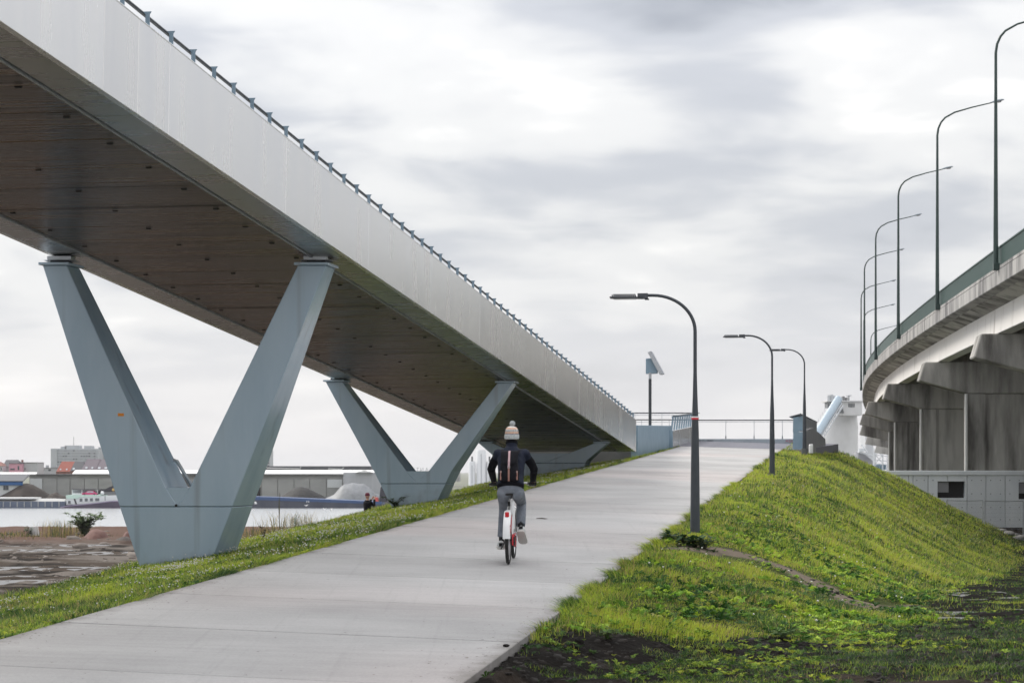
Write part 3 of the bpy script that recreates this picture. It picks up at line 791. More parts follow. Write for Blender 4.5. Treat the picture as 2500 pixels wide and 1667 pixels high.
# ------------------------------------------------------------------ V-shaped piers
def pier(label, d, base_top, tl, tr, crotch, foot, ttop=.62, tbot=1.25, split=None, sticker=False, extra=None):
    """outline measured in the vertical plane of the pier's front face at distance d, thickness along the bridge"""
    q = lambda u, v: P(u, v, d)
    B = Vector((.1616, .9869, 0))
    o = thing('bridge_pier', label, 'pier', q((foot[0][0] + foot[-1][0]) / 2, foot[0][1]), 'V shaped piers under the footbridge')
    def leg(a, b, rest):            # top-left, top-right, then down to the weld
        mb = MB()
        f = [q(*a), q(*b)] + [q(*r_) for r_ in rest]
        th = [ttop, ttop] + [tbot] * len(rest)
        mb.prism(f, None, [B * t for t in th])
        put('leg', mb, M_steel, o, bevel=.012)
        # cap plate and bearing on top
        mb = MB()
        p0, p1 = q(*a), q(*b); ex = Vector((.05, 0, 0)); zz = Vector((0, 0, .045))
        f = [p0 - ex - B * .06, p1 + ex - B * .06, p1 + ex + B * (ttop + .06), p0 - ex + B * (ttop + .06)]
        mb.prism([x + Vector((0, 0, .004)) for x in f], zz)
        put('cap_plate', mb, M_steel, o, bevel=.004)
        m = (p0 + p1) / 2 + B * ttop / 2
        top = 6.05 - .065 * m.y + .005
        z0 = m.z + .05
        mb = MB(); mb.box(m.x - .15, m.x + .15, m.y - .17, m.y + .17, z0, z0 + .05); mb.box(m.x - .11, m.x + .11, m.y - .13, m.y + .13, z0 + .05, top - .07)
        b_ = put('bearing', mb, M_black, o, bevel=.004)
        mb = MB(); mb.box(m.x - .2, m.x + .2, m.y - .2, m.y + .2, top - .07, top - .006); mb.box(m.x - .25, m.x + .27, m.y - .22, m.y + .22, top - .082, top - .072)
        put('bearing_shoe', mb, M_galv, b_, bevel=.004)
    # foot block in two lifts with a weld seam
    top = [crotch[0], crotch[1], crotch[2], crotch[3]]
    sp = split
    def lerp(a, b, v):
        k = (v - a[1]) / (b[1] - a[1]); return (a[0] + (b[0] - a[0]) * k, v)
    sl, sr = lerp(crotch[0], foot[0], sp), lerp(crotch[3], foot[1], sp)
    mb = MB(); e = .5
    mid = ((crotch[1][0] + crotch[2][0]) / 2, sp)
    leg(tl[0], tl[1], [crotch[1], mid, sl, crotch[0]])
    leg(tr[0], tr[1], [crotch[3], sr, mid, crotch[2]])
    f = [q(*crotch[1]), q(*mid), q(*crotch[2])]
    mb.prism([x + Vector((0, .014, 0)) for x in f], B * (tbot - .03))
    put('gusset', mb, M_steel, o)
    mb = MB()
    f = [q(*foot[0]), q(*foot[1]), q(sr[0], sr[1] + .7), q(sl[0], sl[1] + .7)]
    mb.prism([x + Vector((0, .010, 0)) for x in f], None, [B * (tbot + .15), B * (tbot + .15), B * (tbot - .012), B * (tbot - .012)])
    put('foot', mb, M_steel, o, bevel=.010)
    mb = MB()
    f = [q(sl[0] + 1, sp + .8), q(sr[0] - 1, sp + .8), q(sr[0] - 1, sp - .8), q(sl[0] + 1, sp - .8)]
    mb.prism([x + Vector((0, .02, 0)) for x in f], B * (tbot - .04)); put('weld_seam', mb, M_dark, o)
    if sticker:
        c = q(295, 1012); mb = MB(); mb.box(c.x - .05, c.x + .05, c.y - .004, c.y + .02, c.z - .025, c.z + .025)
        put('sticker', mb, M_orange, o)
        c = q(430, 1233); mb = MB(); mb.tube([(c.x, c.y - .012, c.z), (c.x, c.y + .02, c.z)], .022, 12); put('drain_hole', mb, M_black, o)
        # drain pipe running down inside the left leg
        mb = MB(); pts = [P(375, 1125, d) + B * .75, P(385, 1128, d) + B * .75, P(422, 1190, d) + B * .75]
        mb.tube([p + Vector((.09, 0, .02)) for p in pts], .03, 8); put('drain_pipe', mb, M_galv, o, smooth=40)
    return o
pier('large blue grey steel V pier with an orange sticker, nearest the camera', 37.5, 0, ((104, 648), (163, 648)), ((727, 648), (796, 648)),
     ((277, 1190), (404, 1190), (463, 1190), (585, 1190)), ((366, 1460), (481, 1460)), split=1236, sticker=True)
pier('blue grey steel V pier behind the cyclist, middle of the three', 57.2, 0, ((795, 932), (836, 932)), ((1214, 935), (1252, 935)),
     ((913, 1150), (992, 1150), (1046, 1150), (1102, 1150)), ((972, 1270), (1044, 1270)), split=1180)
pier('low wide steel V pier under the far end of the footbridge', 77.1, 0, ((1168, 1081), (1200, 1081)), ((1452, 1081), (1484, 1081)),
     ((1218, 1124), (1262, 1106), (1390, 1106), (1432, 1124)), ((1250, 1190), (1410, 1190)), split=1130)

# abutment closing the space under the far end of the footbridge
mb = MB(); q0, q1 = Vector((-.5, 83.2, 0)), Vector((5.0, 82.6, 0))
mb.hexa([Vector((.1, 83.8, -3.5)), Vector((4.55, 83.1, -3.5)), Vector((4.55, 84.4, -3.5)), Vector((.1, 85.0, -3.5)), Vector((.1, 83.8, 1.5)), Vector((4.55, 83.1, 1.5)), Vector((4.55, 84.4, 1.5)), Vector((.1, 85.0, 1.5))])
tag(put('abutment', mb, material('abutment_concrete', (.16, .155, .15), (.24, .235, .225), rough=.85, scale=1), bevel=.02), 'dark concrete abutment under the low far end of the footbridge', 'abutment')
# ------------------------------------------------------------------ steel parapets, side wall and railing at the top of the ramp
def vplate(mb, a, b, za0, za1, zb0, zb1, th):
    a = Vector((*a, 0)); b = Vector((*b, 0)); n = Vector((-(b - a).y, (b - a).x, 0)).normalized() * th
    mb.hexa([a + Vector((0, 0, za0)), b + Vector((0, 0, zb0)), b + n + Vector((0, 0, zb0)), a + n + Vector((0, 0, za0)),
             a + Vector((0, 0, za1)), b + Vector((0, 0, zb1)), b + n + Vector((0, 0, zb1)), a + n + Vector((0, 0, za1))])
mb = MB()
A, Bq = P(1557, 1039, 82.4), P(1640, 1039, 95.5)
vplate(mb, (A.x, A.y), (Bq.x, Bq.y), .3, A.z + .02, .8, Bq.z, .25)
o = put('abutment_wall', mb, M_blue, bevel=.01)
tag(o, 'blue grey steel wall between the footbridge end and the left parapet', 'wall')

def parapet(label, f0, f1, back, h0, lean, fin_dir, n):
    """f0,f1 front bottom corners; the box runs back along `back`"""
    z0 = (f0.z + f1.z) / 2
    o = thing('steel_parapet', label, 'parapet', ((f0.x + f1.x) / 2, f0.y, z0))
    bk = Vector(back)
    w = (f1 - f0); w.z = 0
    up = Vector((0, 0, h0))
    mb = MB()
    dn = Vector((0, 0, -.6))
    a, b = Vector((f0.x, f0.y, z0)), Vector((f1.x, f1.y, z0))
    mb.hexa([a + dn, b + dn, b + bk + dn, a + bk + dn, a + w * .06 + up, b - w * .02 + up, b - w * .02 + bk + up, a + w * .06 + bk + up])
    return o, mb, a, b, bk, w, up
# left one
f0, f1 = P(1612, 1089, 94.5), P(1643, 1090, 94.5)
o, mb, a, b, bk, w, up = parapet('low steel parapet with slanted fins on the left edge of the deck', f0, f1, (2.05, 13.5, .47), .66, 0, None, 0)
put('plinth', mb, M_alu, o, bevel=.01)
mb = MB(); mb.prism([a + Vector((0, -.012, -.5)), b + Vector((0, -.012, -.5)), b - w * .02 + up + Vector((0, -.012, 0)), a + w * .06 + up + Vector((0, -.012, 0))], (0, .009, 0))
put('end_plate', mb, M_blue, o)
for i in range(10):
    k = (i + .2) / 10
    p = b + bk * k + up - w * .05
    mb = MB()
    pr = [(-.10, 0), (-.02, 0), (.045, .55), (.10, .60), (-.06, .60), (-.035, .5)]
    mb.prism([p + Vector((x, 0, z)) for x, z in pr], (.004, .03, 0)); put('fin', mb, M_blue, o)
mb = MB(); p0 = b + up + Vector((.08, 0, .605)); mb.hexa([p0 + Vector((-.1, 0, 0)), p0 + Vector((.12, 0, 0)), p0 + bk + Vector((.12, 0, 0)), p0 + bk + Vector((-.1, 0, 0)), p0 + Vector((-.1, 0, .03)), p0 + Vector((.12, 0, .03)), p0 + bk + Vector((.12, 0, .03)), p0 + bk + Vector((-.1, 0, .03))])
put('handrail', mb, M_rail, o)
# right one: taller, with a sloped outer flank
f0, f1 = P(1935, 1092, 96.5), P(1961, 1092, 96.5)
o, mb, a, b, bk, w, up = parapet('tall steel parapet with a roofed fin screen on the right edge of the deck', f0, f1, (1.95, 13, .47), .66, 0, None, 0)
put('plinth', mb, M_blue, o, bevel=.01)
D = lambda u, v, d: P(u, v, d)
M_flank = material('grey_flank', (.16, .165, .175), (.21, .215, .225), rough=.45, metal=.5, scale=1.5, stretch=(3, 3, .3))  # darker grey sheet on the outer flank, one screen side and the roof
prev = None
fl = [((1961, 1056), (1961, 1125), 96.6), ((1985, 1045), (1985, 1125), 99), ((1999, 1056), (2000, 1125), 102), ((2015, 1071), (2018, 1125), 105)]
for (t0, b0, d0), (t1, b1, d1) in zip(fl[:-1], fl[1:]):
    mb = MB(); mb.prism([D(*b0, d0), D(*b1, d1), D(*t1, d1), D(*t0, d0)], (.02, .12, 0)); put('flank_panel', mb, M_flank, o)
mb = MB(); mb.prism([D(1936, 1054, 96.5), D(1961, 1055, 96.6), D(1985, 1044.5, 99), D(1966, 1046, 100)], (0, 0, .012)); put('top_plate', mb, M_alu, o)
for i in range(13):
    k = i / 12
    p = a + bk * k * .8 + up + w * .15
    mb = MB(); pr = [(-.06, 0), (.20, 0), (.20, .66), (-.04, .60)]
    mb.prism([p + Vector((x, 0, z)) for x, z in pr], (.004, .03, 0)); put('fin', mb, M_blue, o)
mb = MB(); mb.prism([D(1937, 1052, 97.2), D(1961, 1050, 97.2), D(1959, 1015, 97.2), D(1938, 1018, 97.2)], (.02, .1, 0)); put('screen', mb, M_blue, o)
mb = MB(); mb.prism([D(1961, 1049, 97.3), D(1994, 1058, 101), D(1994, 1030, 101), D(1961, 1017, 97.3)], (.02, .1, 0)); put('screen', mb, M_flank, o)
mb = MB(); mb.prism([D(1927, 1018, 96.9), D(1955, 1010.5, 96.9), D(1996, 1031, 101.2), D(1966, 1036, 101.2)], (0, 0, .03)); put('screen_roof', mb, M_flank, o)

def railing(label, pts_top, ztops, floor, posts, yd, mats=(M_rail, M_galv), foot=None):
    o = thing('railing', label, 'railing', (pts_top[0][0], yd, floor))
    for i, z in enumerate(ztops):
        mb = MB(); mb.tube([(pts_top[0][0], yd, z), (pts_top[1][0], yd, z)], .028 if i == 0 else .012, 8); put('rail' if i == 0 else 'wire', mb, M_rail if i == 0 else M_galv, o, smooth=40)
    for x in posts:
        mb = MB(); mb.box(x - .011, x + .011, yd - .02, yd + .02, floor, ztops[0]); mb.box(x - .028, x + .028, yd - .02, yd + .02, floor, floor + .14)
        put('post', mb, M_galv, o)
    return o
xa = lambda u, d: (u - 1250) / F * d
za = lambda v, d: (1150 - v) / F * d
d = 108.0
railing('thin post and wire railing along the back of the asphalt deck', ((xa(1690, d), 0), (xa(1945, d), 0)), (za(1025.5, d), za(1030, d)), za(1071, d), [xa(u, d) for u in (1703, 1772, 1841, 1910)], d)
d = 110.0
railing('two tier railing between the footbridge end and left parapet', ((xa(1528, d), 0), (xa(1700, d), 0)), (za(1008, d), za(1013, d)), za(1045, d), [xa(u, d) for u in (1550, 1616)], d)
d = 114.0
railing('lower railing behind the two tier railing at the deck', ((xa(1528, d), 0), (xa(1690, d), 0)), (za(1024.5, d), za(1030, d)), za(1045, d), [xa(u, d) for u in (1566, 1634)], d)
d = 107.6
mb = MB(); mb.box(xa(1650, d), xa(1975, d), d, d + .25, za(1079.5, d) - .5, za(1071, d))
M_plinth = material('light_steel_plinth', (.34, .38, .41), (.40, .44, .47), rough=.45, scale=2)
kerb = put('steel_plinth', mb, M_plinth, bevel=.01)
tag(kerb, 'low pale steel upstand with scrawled graffiti behind the asphalt deck', 'plinth')
def text_mesh(body, size, ext=.002):
    cu = bpy.data.curves.new('lettering', 'FONT'); cu.body = body; cu.size = size; cu.extrude = ext; cu.resolution_u = 2
    t = bpy.data.objects.new('lettering', cu); COL.objects.link(t)
    dg = bpy.context.evaluated_depsgraph_get()
    me = bpy.data.meshes.new_from_object(t.evaluated_get(dg)); bpy.data.objects.remove(t)
    return me
M_graf = material('pink_spray', (.50, .12, .18), rough=.7)
M_graf2 = material('dark_spray', (.06, .07, .09), rough=.7)
def stroke(pts, mt, r=.012):
    mb = MB(); mb.tube([(xa(u, d), d - .006, za(v, d)) for u, v in pts], r, 5); put('graffiti', mb, mt, kerb)
stroke([(1918, 1079), (1921, 1072.6), (1924.5, 1079)], M_graf); stroke([(1919.2, 1076.5), (1923, 1076.5)], M_graf, .009)
stroke([(1929, 1073), (1926.4, 1074), (1928.6, 1076.2), (1929.4, 1078.4), (1926.2, 1079)], M_graf)
stroke([(1930.6, 1079), (1932.6, 1073), (1935, 1079)], M_graf)
stroke([(1707, 1073), (1709, 1077), (1711, 1073)], M_graf2, .008); stroke([(1714, 1074), (1716, 1076), (1718, 1073.6)], M_graf2, .008)
for i in range(5): stroke([(1727 + i * 3, 1073.4), (1728 + i * 3, 1076.4), (1729.4 + i * 3, 1073.8 + (i % 2) * 2)], M_graf2, .008)

# ------------------------------------------------------------------ park lamps
M_lamp = material('anthracite_paint', (.036, .044, .054), (.045, .053, .063), rough=.42, scale=5)
M_lamp2 = material('anthracite_head', (.045, .05, .06), rough=.45)
M_white = material('white_print', (.8, .8, .8), rough=.5)
M_red = material('red_print', (.62, .02, .04), rough=.5)
M_lens = material('lamp_lens', (.35, .36, .37), rough=.2)
def park_lamp():
    o = thing('street_lamp', '', 'street lamp', (0, 0, 0), 'curved street lamps along the ramp')
    o['label'] = 'dark grey curved street lamp with a red and white band, largest of three'
    mb = MB()
    H = 4.02; rx, rz = .70, .60
    prof = [(-.25, .083), (0, .083), (1.0, .073), (1.75, .062), (2.35, .040), (2.75, .030), (H - rz, .029)]
    pts = [(0, 0, z) for z, _ in prof]; rs = [r for _, r in prof]
    for i in range(1, 15):
        a = math.pi / 2 * i / 14
        pts.append((-rx + rx * math.cos(a), 0, H - rz + rz * math.sin(a))); rs.append(.029 - .003 * i / 14)
    pts.append((-rx - .12, 0, H)); rs.append(.026)
    mb.tube(pts, rs, 16); put('pole', mb, M_lamp, o, smooth=45)
    mb = MB(); mb.tube([(0, 0, -.2), (0, 0, .03)], .13, 16); put('base_collar', mb, material('pole_foot', (.12, .13, .13), rough=.8) if 'pole_foot' not in bpy.data.materials else bpy.data.materials['pole_foot'], o, smooth=40)
    x0 = -rx - .08; x1 = x0 - .63
    mb = MB()
    mb.hexa([(x1, -.13, H - .045), (x0, -.07, H - .06), (x0, .07, H - .06), (x1, .13, H - .045), (x1, -.13, H - .022), (x0, -.07, H - .028), (x0, .07, H - .028), (x1, .13, H - .022)])
    mb.hexa([(x0 - .17, -.10, H - .028), (x0, -.06, H - .03), (x0, .06, H - .03), (x0 - .17, .10, H - .028), (x0 - .17, -.09, H + .03), (x0, -.055, H + .034), (x0, .055, H + .034), (x0 - .17, .09, H + .03)])
    h_ = put('lamp_head', mb, M_lamp2, o, bevel=.004)
    fm = None
    for i in range(13):
        mb = MB(); xx = x0 - .19 - i * .031; hz_ = .020 if i < 12 else .008
        mb.prism([(xx, -.10, H - .024), (xx - .024, -.10, H - .024), (xx - .042, -.095, H + hz_), (xx - .018, -.095, H + hz_)], (0, .2, 0))
        put('cooling_fin', mb, M_lamp2, h_)
    mb = MB(); mb.box(x1 + .06, x0 - .2, -.09, .09, H - .062, H - .052); put('lens', mb, M_lens, h_)
    mb = MB(); mb.box(x0 - .05, x0 + .02, -.03, .03, H - .075, H - .055); put('hinge', mb, M_lamp2, h_)
    return o
lamp = park_lamp()
LAMPS = [(1697, 1313, 37.3, None), (1885, 1159, 65.0, 'dark grey curved street lamp on the grass crest, middle of three'), (1964, 1096, 91.0, 'dark grey curved street lamp in front of the right steel parapet')]
for i, (u, v, dd, lb) in enumerate(LAMPS):
    o = lamp if i == 0 else copy_tree(lamp)
    p = P(u, v, dd); o.location = (p.x, p.y, max(p.z, ground(p.x, p.y) - .06) if i else p.z)
    o.rotation_euler = (0, 0, -.10)
    if lb: o['label'] = lb
for nm, z0, z1, mt in (('sticker', 1019.5, 1016.2, M_white), ('sticker', 1024, 1019.5, M_red)):
    zz0 = P(0, z0, 37.3).z - lamp.location.z; zz1 = P(0, z1, 37.3).z - lamp.location.z
    mb = MB(); r = .0585; mb.loft([[(r * math.cos(a) * k, r * math.sin(a) * k, z) for a in [2 * math.pi * i / 20 for i in range(20)]] for z, k in ((zz0, 1.03), (zz1, 1.03))])
    link('sticker', mb.mesh('sticker', smooth=40), mt, lamp)
# ------------------------------------------------------------------ solar box on a pole
d = 88.0
b0 = P(1587, 1091, d)
o = thing('solar_pole', 'slim dark pole with a blue grey box and a tilted solar panel on top', 'solar pole', b0)
z = lambda v: za(v, d)
mb = MB(); mb.tube([(b0.x, d, b0.z - .4), (b0.x, d, z(925))], .06, 12); put('pole', mb, M_rail, o, smooth=40)
mb = MB(); mb.tube([(b0.x, d, z(925)), (b0.x, d, z(910))], .055, 12); put('pole_neck', mb, M_galv, o, smooth=40)
mb = MB(); q = [P(1576.5, 912, d), P(1604, 911, d), P(1604, 896, d), P(1592, 874, d), P(1576.5, 875, d)]
mb.prism(q, (0.06, .4, 0)); put('box', mb, M_blue, o, bevel=.01)
mb = MB(); q = [P(1580, 860, d), P(1587.5, 857.5, d), P(1617.5, 912, d), P(1609, 914, d)]
mb.prism([p + Vector((0, -.22, 0)) for p in q], (.12, .8, 0)); pn = put('solar_panel', mb, M_galv, o, bevel=.006)
mb = MB(); mb.prism([P(1588.3, 858, d) + Vector((0, -.17, 0)), P(1617.6, 911.5, d) + Vector((0, -.17, 0)), P(1618.3, 911.3, d) + Vector((0, -.17, 0)), P(1589, 857.8, d) + Vector((0, -.17, 0))], (.11, .7, 0))
put('cells', mb, material('solar_cells', (.02, .03, .07), rough=.15), pn)
# white capped pots by the poles
M_wpl = material('white_plastic', (.74, .74, .73), rough=.45)
for u, v, dd, lb in ((1591, 1090, 89.5, 'white rounded marker block beside the solar pole'), (1980, 1094, 95.0, 'white rounded marker block beside the far street lamp')):
    p = P(u, v, dd); mb = MB(); ww = .1
    rings = []
    for zz, k in ((-.2, 1), (.10, 1), (.15, .92), (.17, .7)):
        rings.append([(p.x + k * ww * (1.3 if u < 1700 else .85) * sx, p.y + k * ww * sy, p.z + zz) for sx, sy in ((-1, -.6), (-.6, -1), (.6, -1), (1, -.6), (1, .6), (.6, 1), (-.6, 1), (-1, .6))])
    mb.loft(rings); tag(put('marker_block', mb, M_wpl, smooth=50), lb, 'marker block')
# ------------------------------------------------------------------ the motorway viaduct on the right
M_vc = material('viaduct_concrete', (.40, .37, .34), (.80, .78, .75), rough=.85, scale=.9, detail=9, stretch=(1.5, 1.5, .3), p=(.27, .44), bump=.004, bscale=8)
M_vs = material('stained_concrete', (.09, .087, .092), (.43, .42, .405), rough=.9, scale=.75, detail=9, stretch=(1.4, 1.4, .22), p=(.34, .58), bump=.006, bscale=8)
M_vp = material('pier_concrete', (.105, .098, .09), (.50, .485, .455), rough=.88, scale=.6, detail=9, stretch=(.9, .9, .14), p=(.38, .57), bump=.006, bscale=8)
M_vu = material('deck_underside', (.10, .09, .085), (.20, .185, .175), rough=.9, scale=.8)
M_green = material('green_paint', (.012, .048, .040), (.026, .072, .060), rough=.5, scale=1.2, stretch=(3, 3, .4), rnd=.08)
_pts = np.array([(13.9, 20), (15.2, 40), (17.2, 63), (19.5, 89.5), (21.2, 111.5), (23.5, 136), (26, 161), (29.3, 186), (32.9, 213), (37.1, 237), (42.2, 263), (51, 305)])
_co = np.polyfit(_pts[:, 1], _pts[:, 0], 4)
def VE(y): return float(np.polyval(_co, y))
def VD(y): return float(np.interp(y, [0, 185, 215, 245, 275, 305, 340], [0, 0, .42, .92, 1.55, 2.4, 3.4]))
def vpt(y, off, z):
    dx = float(np.polyval(np.polyder(_co), y)); n = Vector((1, -dx, 0)).normalized()
    return Vector((VE(y), y, z - VD(y))) + n * off
def vang(y): return -math.atan(float(np.polyval(np.polyder(_co), y)))
M_wtube = material('white_tube', (.72, .72, .70), rough=.5)
viaduct = thing('viaduct', 'curved grey concrete motorway viaduct with a green balustrade', 'viaduct', vpt(90, 6, 0))
def sweep(y0, y1, prof, n):
    mb = MB(); mb.loft([[vpt(y0 + (y1 - y0) * i / n, o, z) for o, z in prof] for i in range(n + 1)]); return mb
put('deck_slab', sweep(46, 330, [(.40, 8.0), (.40, 7.36), (1.25, 7.14), (43.8, 7.14), (44.2, 7.5), (44.2, 8.0)], 90), M_vu, viaduct)  # far side widened out of view to cut the light under the deck
for k, y in enumerate(np.arange(46, 330, 8)):
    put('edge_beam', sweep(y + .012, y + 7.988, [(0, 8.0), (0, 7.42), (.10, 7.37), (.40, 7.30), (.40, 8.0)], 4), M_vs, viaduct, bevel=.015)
    put('cantilever_soffit', sweep(y, y + 7.96, [(.40, 7.29), (.40, 7.345), (1.1, 7.13), (1.1, 7.06)], 4), M_vp, viaduct)
gj = [46, 72, 96.5, 121.8, 152.5, 190, 216, 246, 276, 330]
for a, b in zip(gj[:-1], gj[1:]):
    put('girder', sweep(a + .025, b - .025, [(1.08, 7.12), (1.02, 5.95), (1.65, 5.95), (1.6, 7.12)], 10), M_vc, viaduct, bevel=.02)
for off in (4.2, 7.2, 10.4, 13.6, 17, 20.5, 23.8, 27, 31, 35, 39, 43):  # the farther rows belong to the widened, unseen part of the deck
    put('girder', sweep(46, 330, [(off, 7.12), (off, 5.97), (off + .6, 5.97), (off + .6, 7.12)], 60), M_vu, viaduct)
# balustrade: kerb rail, top rail, vertical slats
for k, y in enumerate(np.arange(46, 330, 6)):
    put('balustrade_rail', sweep(y, y + 5.985, [(.05, 8.90), (.05, 8.955), (.16, 8.955), (.16, 8.90)], 3), M_green, viaduct)
    put('balustrade_foot', sweep(y, y + 5.985, [(.02, 8.03), (.02, 8.15), (.2, 8.15), (.2, 8.03)], 3), M_vs, viaduct)
mb = MB(); mb.box(.085, .125, -.068, .068, 8.152, 8.90); me_sl = mb.mesh('slat', (0, 0, 8.152)); me_sl.materials.append(M_green)
y = 82.5; cnt = 0
vb = Vector(viaduct.location)
while cnt < 290:
    p = vpt(y, 0, 8.152); o = link('slat', me_sl, None, viaduct, p - vb); o.rotation_euler = (0, 0, vang(y)); y += .19; cnt += 1
mb = MB()
while y < 325:
    p0, p1 = vpt(y, .09, 8.152), vpt(y + .36, .09, 8.152); p2, p3 = vpt(y + .36, .12, 8.152), vpt(y, .12, 8.152)
    zz = Vector((0, 0, .748)); mb.hexa([p0, p1, p2, p3, p0 + zz, p1 + zz, p2 + zz, p3 + zz]); y += .38
tag(put('slats', mb, M_green, viaduct), kind='stuff')
# piers
TIPS = [(72, 0), (97.4, 0), (122.6, 0), (153, 0), (190.5, 0), (216, 0), (246, 0), (276, 0), (305, 0)]
PL = ['viaduct pier nearest the camera, its crosshead cut by the photo edge', 'viaduct pier under the first crosshead tip above the window opening', 'second viaduct pier behind the concrete wall with broad stained column', 'third viaduct pier from the right with dark streak on its crosshead',
      'fourth viaduct pier from the right behind the concrete wall', 'fifth viaduct pier from the right where the deck bends away', 'sixth viaduct pier with crosshead tip reaching farthest left', 'seventh viaduct pier low behind the sixth crosshead', 'farthest small viaduct pier above the white lattice tower']
for (y, _), lb in zip(TIPS, PL):
    zt_ = 5.94
    ext = float(np.interp(y, [200, 250, 305], [0, .9, 2.0]))
    o = thing('viaduct_pier', lb, 'pier', vpt(y, 4.2, -4.3), 'piers of the viaduct')
    dx = float(np.polyval(np.polyder(_co), y)); tg = Vector((dx, 1, 0)).normalized()
    pr = [(.30 - ext, zt_), (0 - ext, zt_ - 1.02), (2.6, zt_ - 1.72), (41.6, zt_ - 1.72), (44.2, zt_ - 1.02), (43.9, zt_)]  # crosshead stretched to carry the widened, unseen deck
    mb = MB(); mb.prism([vpt(y, a, b) - tg * 0 for a, b in pr], tg * 1.7); put('crosshead', mb, M_vp, o, bevel=.05)
    for q in (1.2, 4.2, 7.2):
        mb = MB(); c = vpt(y, q + .15, zt_ + .005) + tg * .85; mb.box(c.x - .2, c.x + .2, c.y - .2, c.y + .2, c.z - .003, c.z + .02)
        put('bearing_pad', mb, M_black, o)
    oc = [(2.55, .50), (2.62, .02), (3.55, -.02), (3.75, .16), (6.0, .16), (6.2, .35), (6.2, 1.35), (5.9, 1.6), (2.9, 1.6), (2.55, 1.3)]
    mb = MB(); rings = []
    for zz in (-4.4, zt_ - 1.74 + VD(y) * 0):
        rings.append([vpt(y, a, zz) + tg * (b + .0) for a, b in oc])
    for r_ in rings[0]: r_.z = -4.4
    mb.loft(rings); put('column', mb, M_vp, o, bevel=.02)
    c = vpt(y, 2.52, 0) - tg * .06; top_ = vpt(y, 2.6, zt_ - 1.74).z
    mb = MB(); mb.tube([(c.x, c.y, -4.4), (c.x, c.y, top_)], .085, 10); put('edge_tube', mb, M_wtube, o, smooth=40)  # plain white tube up the column's left front edge
    mb = MB(); rings = [[vpt(y, a + 35.2 , zz) + tg * b for a, b in oc] for zz in (-4.4, zt_ - 1.74)]  # unseen far column added under the widened deck
    for r_ in rings[0]: r_.z = -4.4
    mb.loft(rings); put('column', mb, M_vp, o, bevel=.02)
# tall lamps on the viaduct
M_vl = material('dark_green_pole', (.018, .040, .036), (.026, .055, .048), rough=.45, scale=3)
M_lumi = material('luminaire_grey', (.20, .24, .27), rough=.35)
def viaduct_lamp():
    o = thing('viaduct_lamp', '', 'street lamp', (0, 0, 0), 'tall street lamps on the viaduct')
    mb = MB()
    mb.tube([(0, 0, 0), (0, 0, 4), (0, 0, 8.6)], [.105, .078, .055], 12); put('pole', mb, M_vl, o, smooth=45)
    mb = MB(); mb.tube([(0, 0, 8.6), (.05, 0, 8.95), (.18, 0, 9.25), (.38, 0, 9.48), (.85, 0, 9.74), (1.7, 0, 9.98), (2.66, 0, 10.2)], [.055, .053, .05, .045, .04, .034, .028], 10); put('arm', mb, M_vl, o, smooth=45)
    mb = MB()
    rg = []
    for xx, w, h in ((2.6, .04, .03), (2.72, .09, .06), (2.95, .15, .085), (3.15, .13, .07), (3.27, .05, .03)):
        zz = 10.2 + (xx - 2.62) * .22
        rg.append([(xx, w * math.cos(a), zz + h * (math.sin(a) if math.sin(a) > 0 else .55 * math.sin(a))) for a in [2 * math.pi * i / 12 for i in range(12)]])
    mb.loft(rg); h_ = put('lamp_head', mb, M_lumi, o, smooth=50)
    mb = MB(); mb.ell((2.98, 0, 10.245), (.17, .10, .05), 10, 6); put('glass_bowl', mb, M_lens, h_, smooth=60)
    mb = MB(); mb.box(-.11, .13, -.15, .15, -.03, .25); put('foot_plate', mb, M_vl, o, bevel=.01)
    return o
VL = [(89.5, 'tall dark green viaduct lamp, its arm cut by the photo edge'), (111.5, 'tall green viaduct lamp with its head crossing the nearest lamp pole'), (136, 'third tall viaduct lamp with head just past the second pole'), (161, 'fourth tall viaduct lamp from the right'),
      (186, 'fifth tall viaduct lamp, small head left of the fourth pole'), (212, 'sixth tall viaduct lamp, leftmost pole of the viaduct'), (237, 'seventh viaduct lamp, thin arm behind the leftmost poles'), (263, 'farthest shortest viaduct lamp just above the balustrade bend')]
vl = viaduct_lamp()
for i, (y, lb) in enumerate(VL):
    o = vl if i == 0 else copy_tree(vl)
    p = vpt(y, -.11, 8.0); o.location = p; o.rotation_euler = (0, 0, vang(y) * .6); o['label'] = lb

